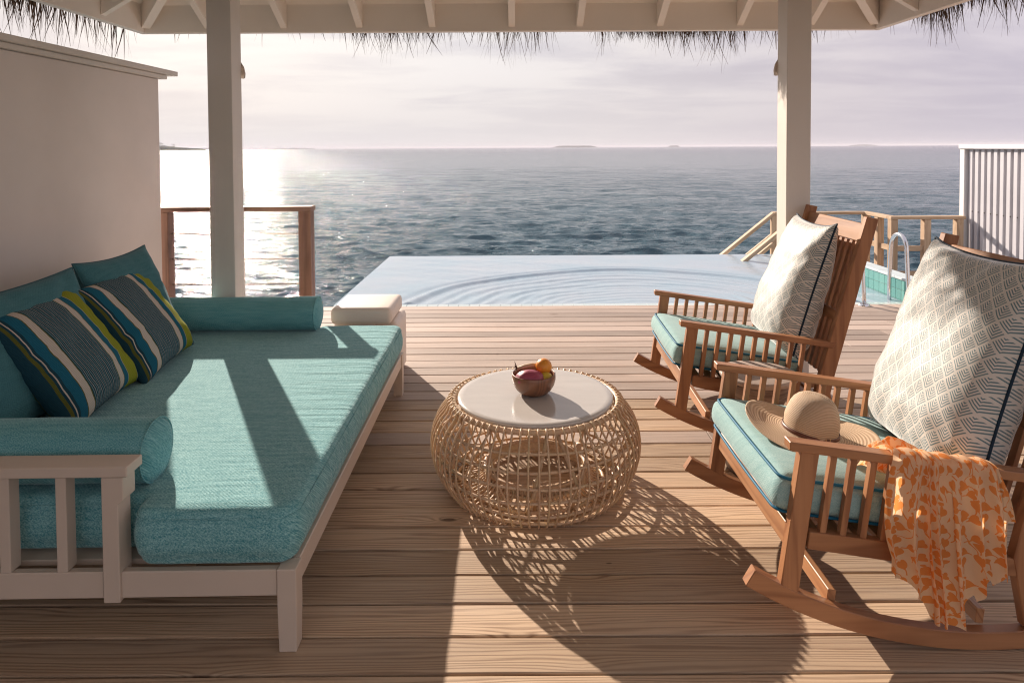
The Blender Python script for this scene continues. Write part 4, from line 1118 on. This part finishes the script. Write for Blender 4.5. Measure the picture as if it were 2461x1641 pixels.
for k in range(nn):
    a = 2 * PI * k / nn; q = 1 + .03 * math.cos(2 * a)
    for r, z in ((.0925, .0075), (.0935, .0085), (.0918, .0205), (.0900, .0205)): V.append((r * q * math.cos(a), r * q * math.sin(a), z))
for k in range(nn):
    k2 = (k + 1) % nn
    for m in range(3): Fc.append((k * 4 + m, k2 * 4 + m, k2 * 4 + m + 1, k * 4 + m + 1))
bd = link('band', mesh('m', V, Fc, True), M_LEATHER, hat)
a = R(-78); q = 1 + .03 * math.cos(2 * a)
bk = [Vector((.0955 * q * math.cos(a + dx), .0955 * q * math.sin(a + dx), z)) for dx, z in ((-.085, .005), (.085, .005), (.085, .0225), (-.085, .0225))]
tube('buckle', bk, .0012, M_BRASS, bd, 6, True)

# ------------------------------------------------------------------ scarf
def scarf():
    nu, nv = 150, 70; V = []; UV = []; Fc = []
    ax0, ay = .800, 1.914
    def armz(x): return .628 - .1415 * (x - ax0)
    folds = 7.0
    for i in range(nu + 1):
        u = i / nu
        # hem depth: a first long tail, the longest middle tail, then saw-teeth rising to the right
        if u < .27: zb = .265 - .10 * (u / .27)
        elif u < .60: zb = .115 - .025 * ((u - .27) / .33)
        else:
            q = (u - .60) / .32; zb = .135 + .13 * q + .022 * ((q * 6) % 1) - .01
        if u > .92: zb = .275 + .0 * u
        if u > .955: zb = .40
        xt = 1.095 + .30 * u + .02 * math.sin(u * 9)
        for j in range(nv + 1):
            v = j / nv; zt = armz(xt)
            inner, top_ = .10, .060
            Ltot = inner + top_ + (zt - zb); d = v * Ltot
            ph = u * folds * 2 * PI + .7 * math.sin(u * 17)
            cr = .5 + .5 * math.sin(ph); cr2 = math.sin(ph * 2.1 + 1.3)
            if d < inner:
                k = 1 - d / inner; y = ay + .056 + .045 * k; z = zt - .085 * k + .005 + .012 * math.sin(k * PI) + .006 * cr; x = xt - .03 * k * (1 - u) * 1.6
            elif d < inner + top_:
                k = (d - inner) / top_; y = ay + .056 - .064 * k; z = zt + .004 + .006 * math.sin(k * PI) + .007 * cr; x = xt
            else:
                k = (d - inner - top_) / (zt - zb); e = min(1, k * 3)
                y = ay - .008 - .010 * e - .026 * cr * min(1, .25 + k * 1.4) - .008 * math.sin(k * 2.5) 
                z = zt + .002 - k * (zt - zb)
                bow = -.045 * math.sin(min(1, k * 1.15) * PI * .8) * (1 - u) ** 1.2 + .030 * k * u
                x = xt + bow + .010 * k * math.cos(ph) + (.02 * k if .27 < u < .6 else 0)
                y += .003 * mnoise.noise(Vector((u * 9, k * 4, 3)))
                z += .001 * mnoise.noise(Vector((u * 14, k * 5, 8))) * k
            V.append((x, y, z)); UV.append((u * .52, -d))
    for i in range(nu):
        for j in range(nv):
            a = i * (nv + 1) + j; Fc.append((a, a + 1, a + nv + 2, a + nv + 1))
    t = thing('scarf', (1.24, 1.93, .57), 'thin peach scarf printed with orange hearts draped over the chair arm', 'scarf')
    V = [(x - 1.24, y - 1.93, z - .57) for x, y, z in V]
    link('cloth', mesh('m', V, Fc, True, UV), M_SCARF, t)
    # crumpled bunch lying on the seat side of the arm
    V = []; UV = []; Fc = []; nu, nv = 70, 44
    for i in range(nu + 1):
        u = i / nu
        for j in range(nv + 1):
            v = j / nv; a = PI * (v * 1.15 - .08); rx = .050 * math.sin(PI * min(1, max(0, .06 + .94 * u))) ** .6 + .004
            f = 1 + .16 * math.sin(v * 24 + u * 5) + .10 * mnoise.noise(Vector((u * 8, v * 9, 1)))
            x = 1.065 + .215 * u; y = 1.992 + .004 + rx * 1.05 * math.cos(a) * f + .03 * math.sin(u * PI); z = .540 - .13 * (x - 1.1) + rx * 1.25 * math.sin(a) * f - .02
            V.append((x - 1.24, y - 1.93, z - .57)); UV.append((.3 * u, .25 * v))
    for i in range(nu):
        for j in range(nv):
            a = i * (nv + 1) + j; Fc.append((a, a + 1, a + nv + 2, a + nv + 1))
    link('bunched_end', mesh('m', V, Fc, True, UV), M_SCARF, t)
scarf()

# ------------------------------------------------------------------ stump side table between the chairs
sx, sy = 1.115, 3.03
stt = thing('side_table', (sx, sy, 0), 'round weathered wooden stump side table between the two rocking chairs', 'table')
def wob(r, z, a): return r * (1 + .02 * math.sin(3 * a + 1) + .012 * math.sin(7 * a + z * 20)), z
lathe('top', [(0, .424), (.15, .424), (.170, .430), (.174, .440), (.172, .450), (.16, .4535), (0, .454)], M_STOPTOP, stt, 56, fn=wob)
lathe('stem', [(0, 0), (.135, 0), (.142, .02), (.138, .08), (.118, .15), (.095, .21), (.092, .25), (.105, .30), (.130, .36), (.152, .41), (.150, .423), (0, .423)], M_STUMP, stt, 48, fn=wob)

# ------------------------------------------------------------------ sea air
hz_me = box_me(-64000, 64000, -64000, 64000, -3.6, 34, 0)
hz_o = bpy.data.objects.new('haze', hz_me); COL.objects.link(hz_o); tag(hz_o, kind='stuff')
hm = bpy.data.materials.new('sea_haze'); hm.use_nodes = True; ht = hm.node_tree; ht.nodes.clear()
pv = ht.nodes.new('ShaderNodeVolumePrincipled'); pv.inputs['Color'].default_value = (.86, .84, .88, 1); pv.inputs['Density'].default_value = 1.0e-4; pv.inputs['Anisotropy'].default_value = 0
ho = ht.nodes.new('ShaderNodeOutputMaterial'); ht.links.new(pv.outputs[0], ho.inputs['Volume'])
hz_me.materials.append(hm)
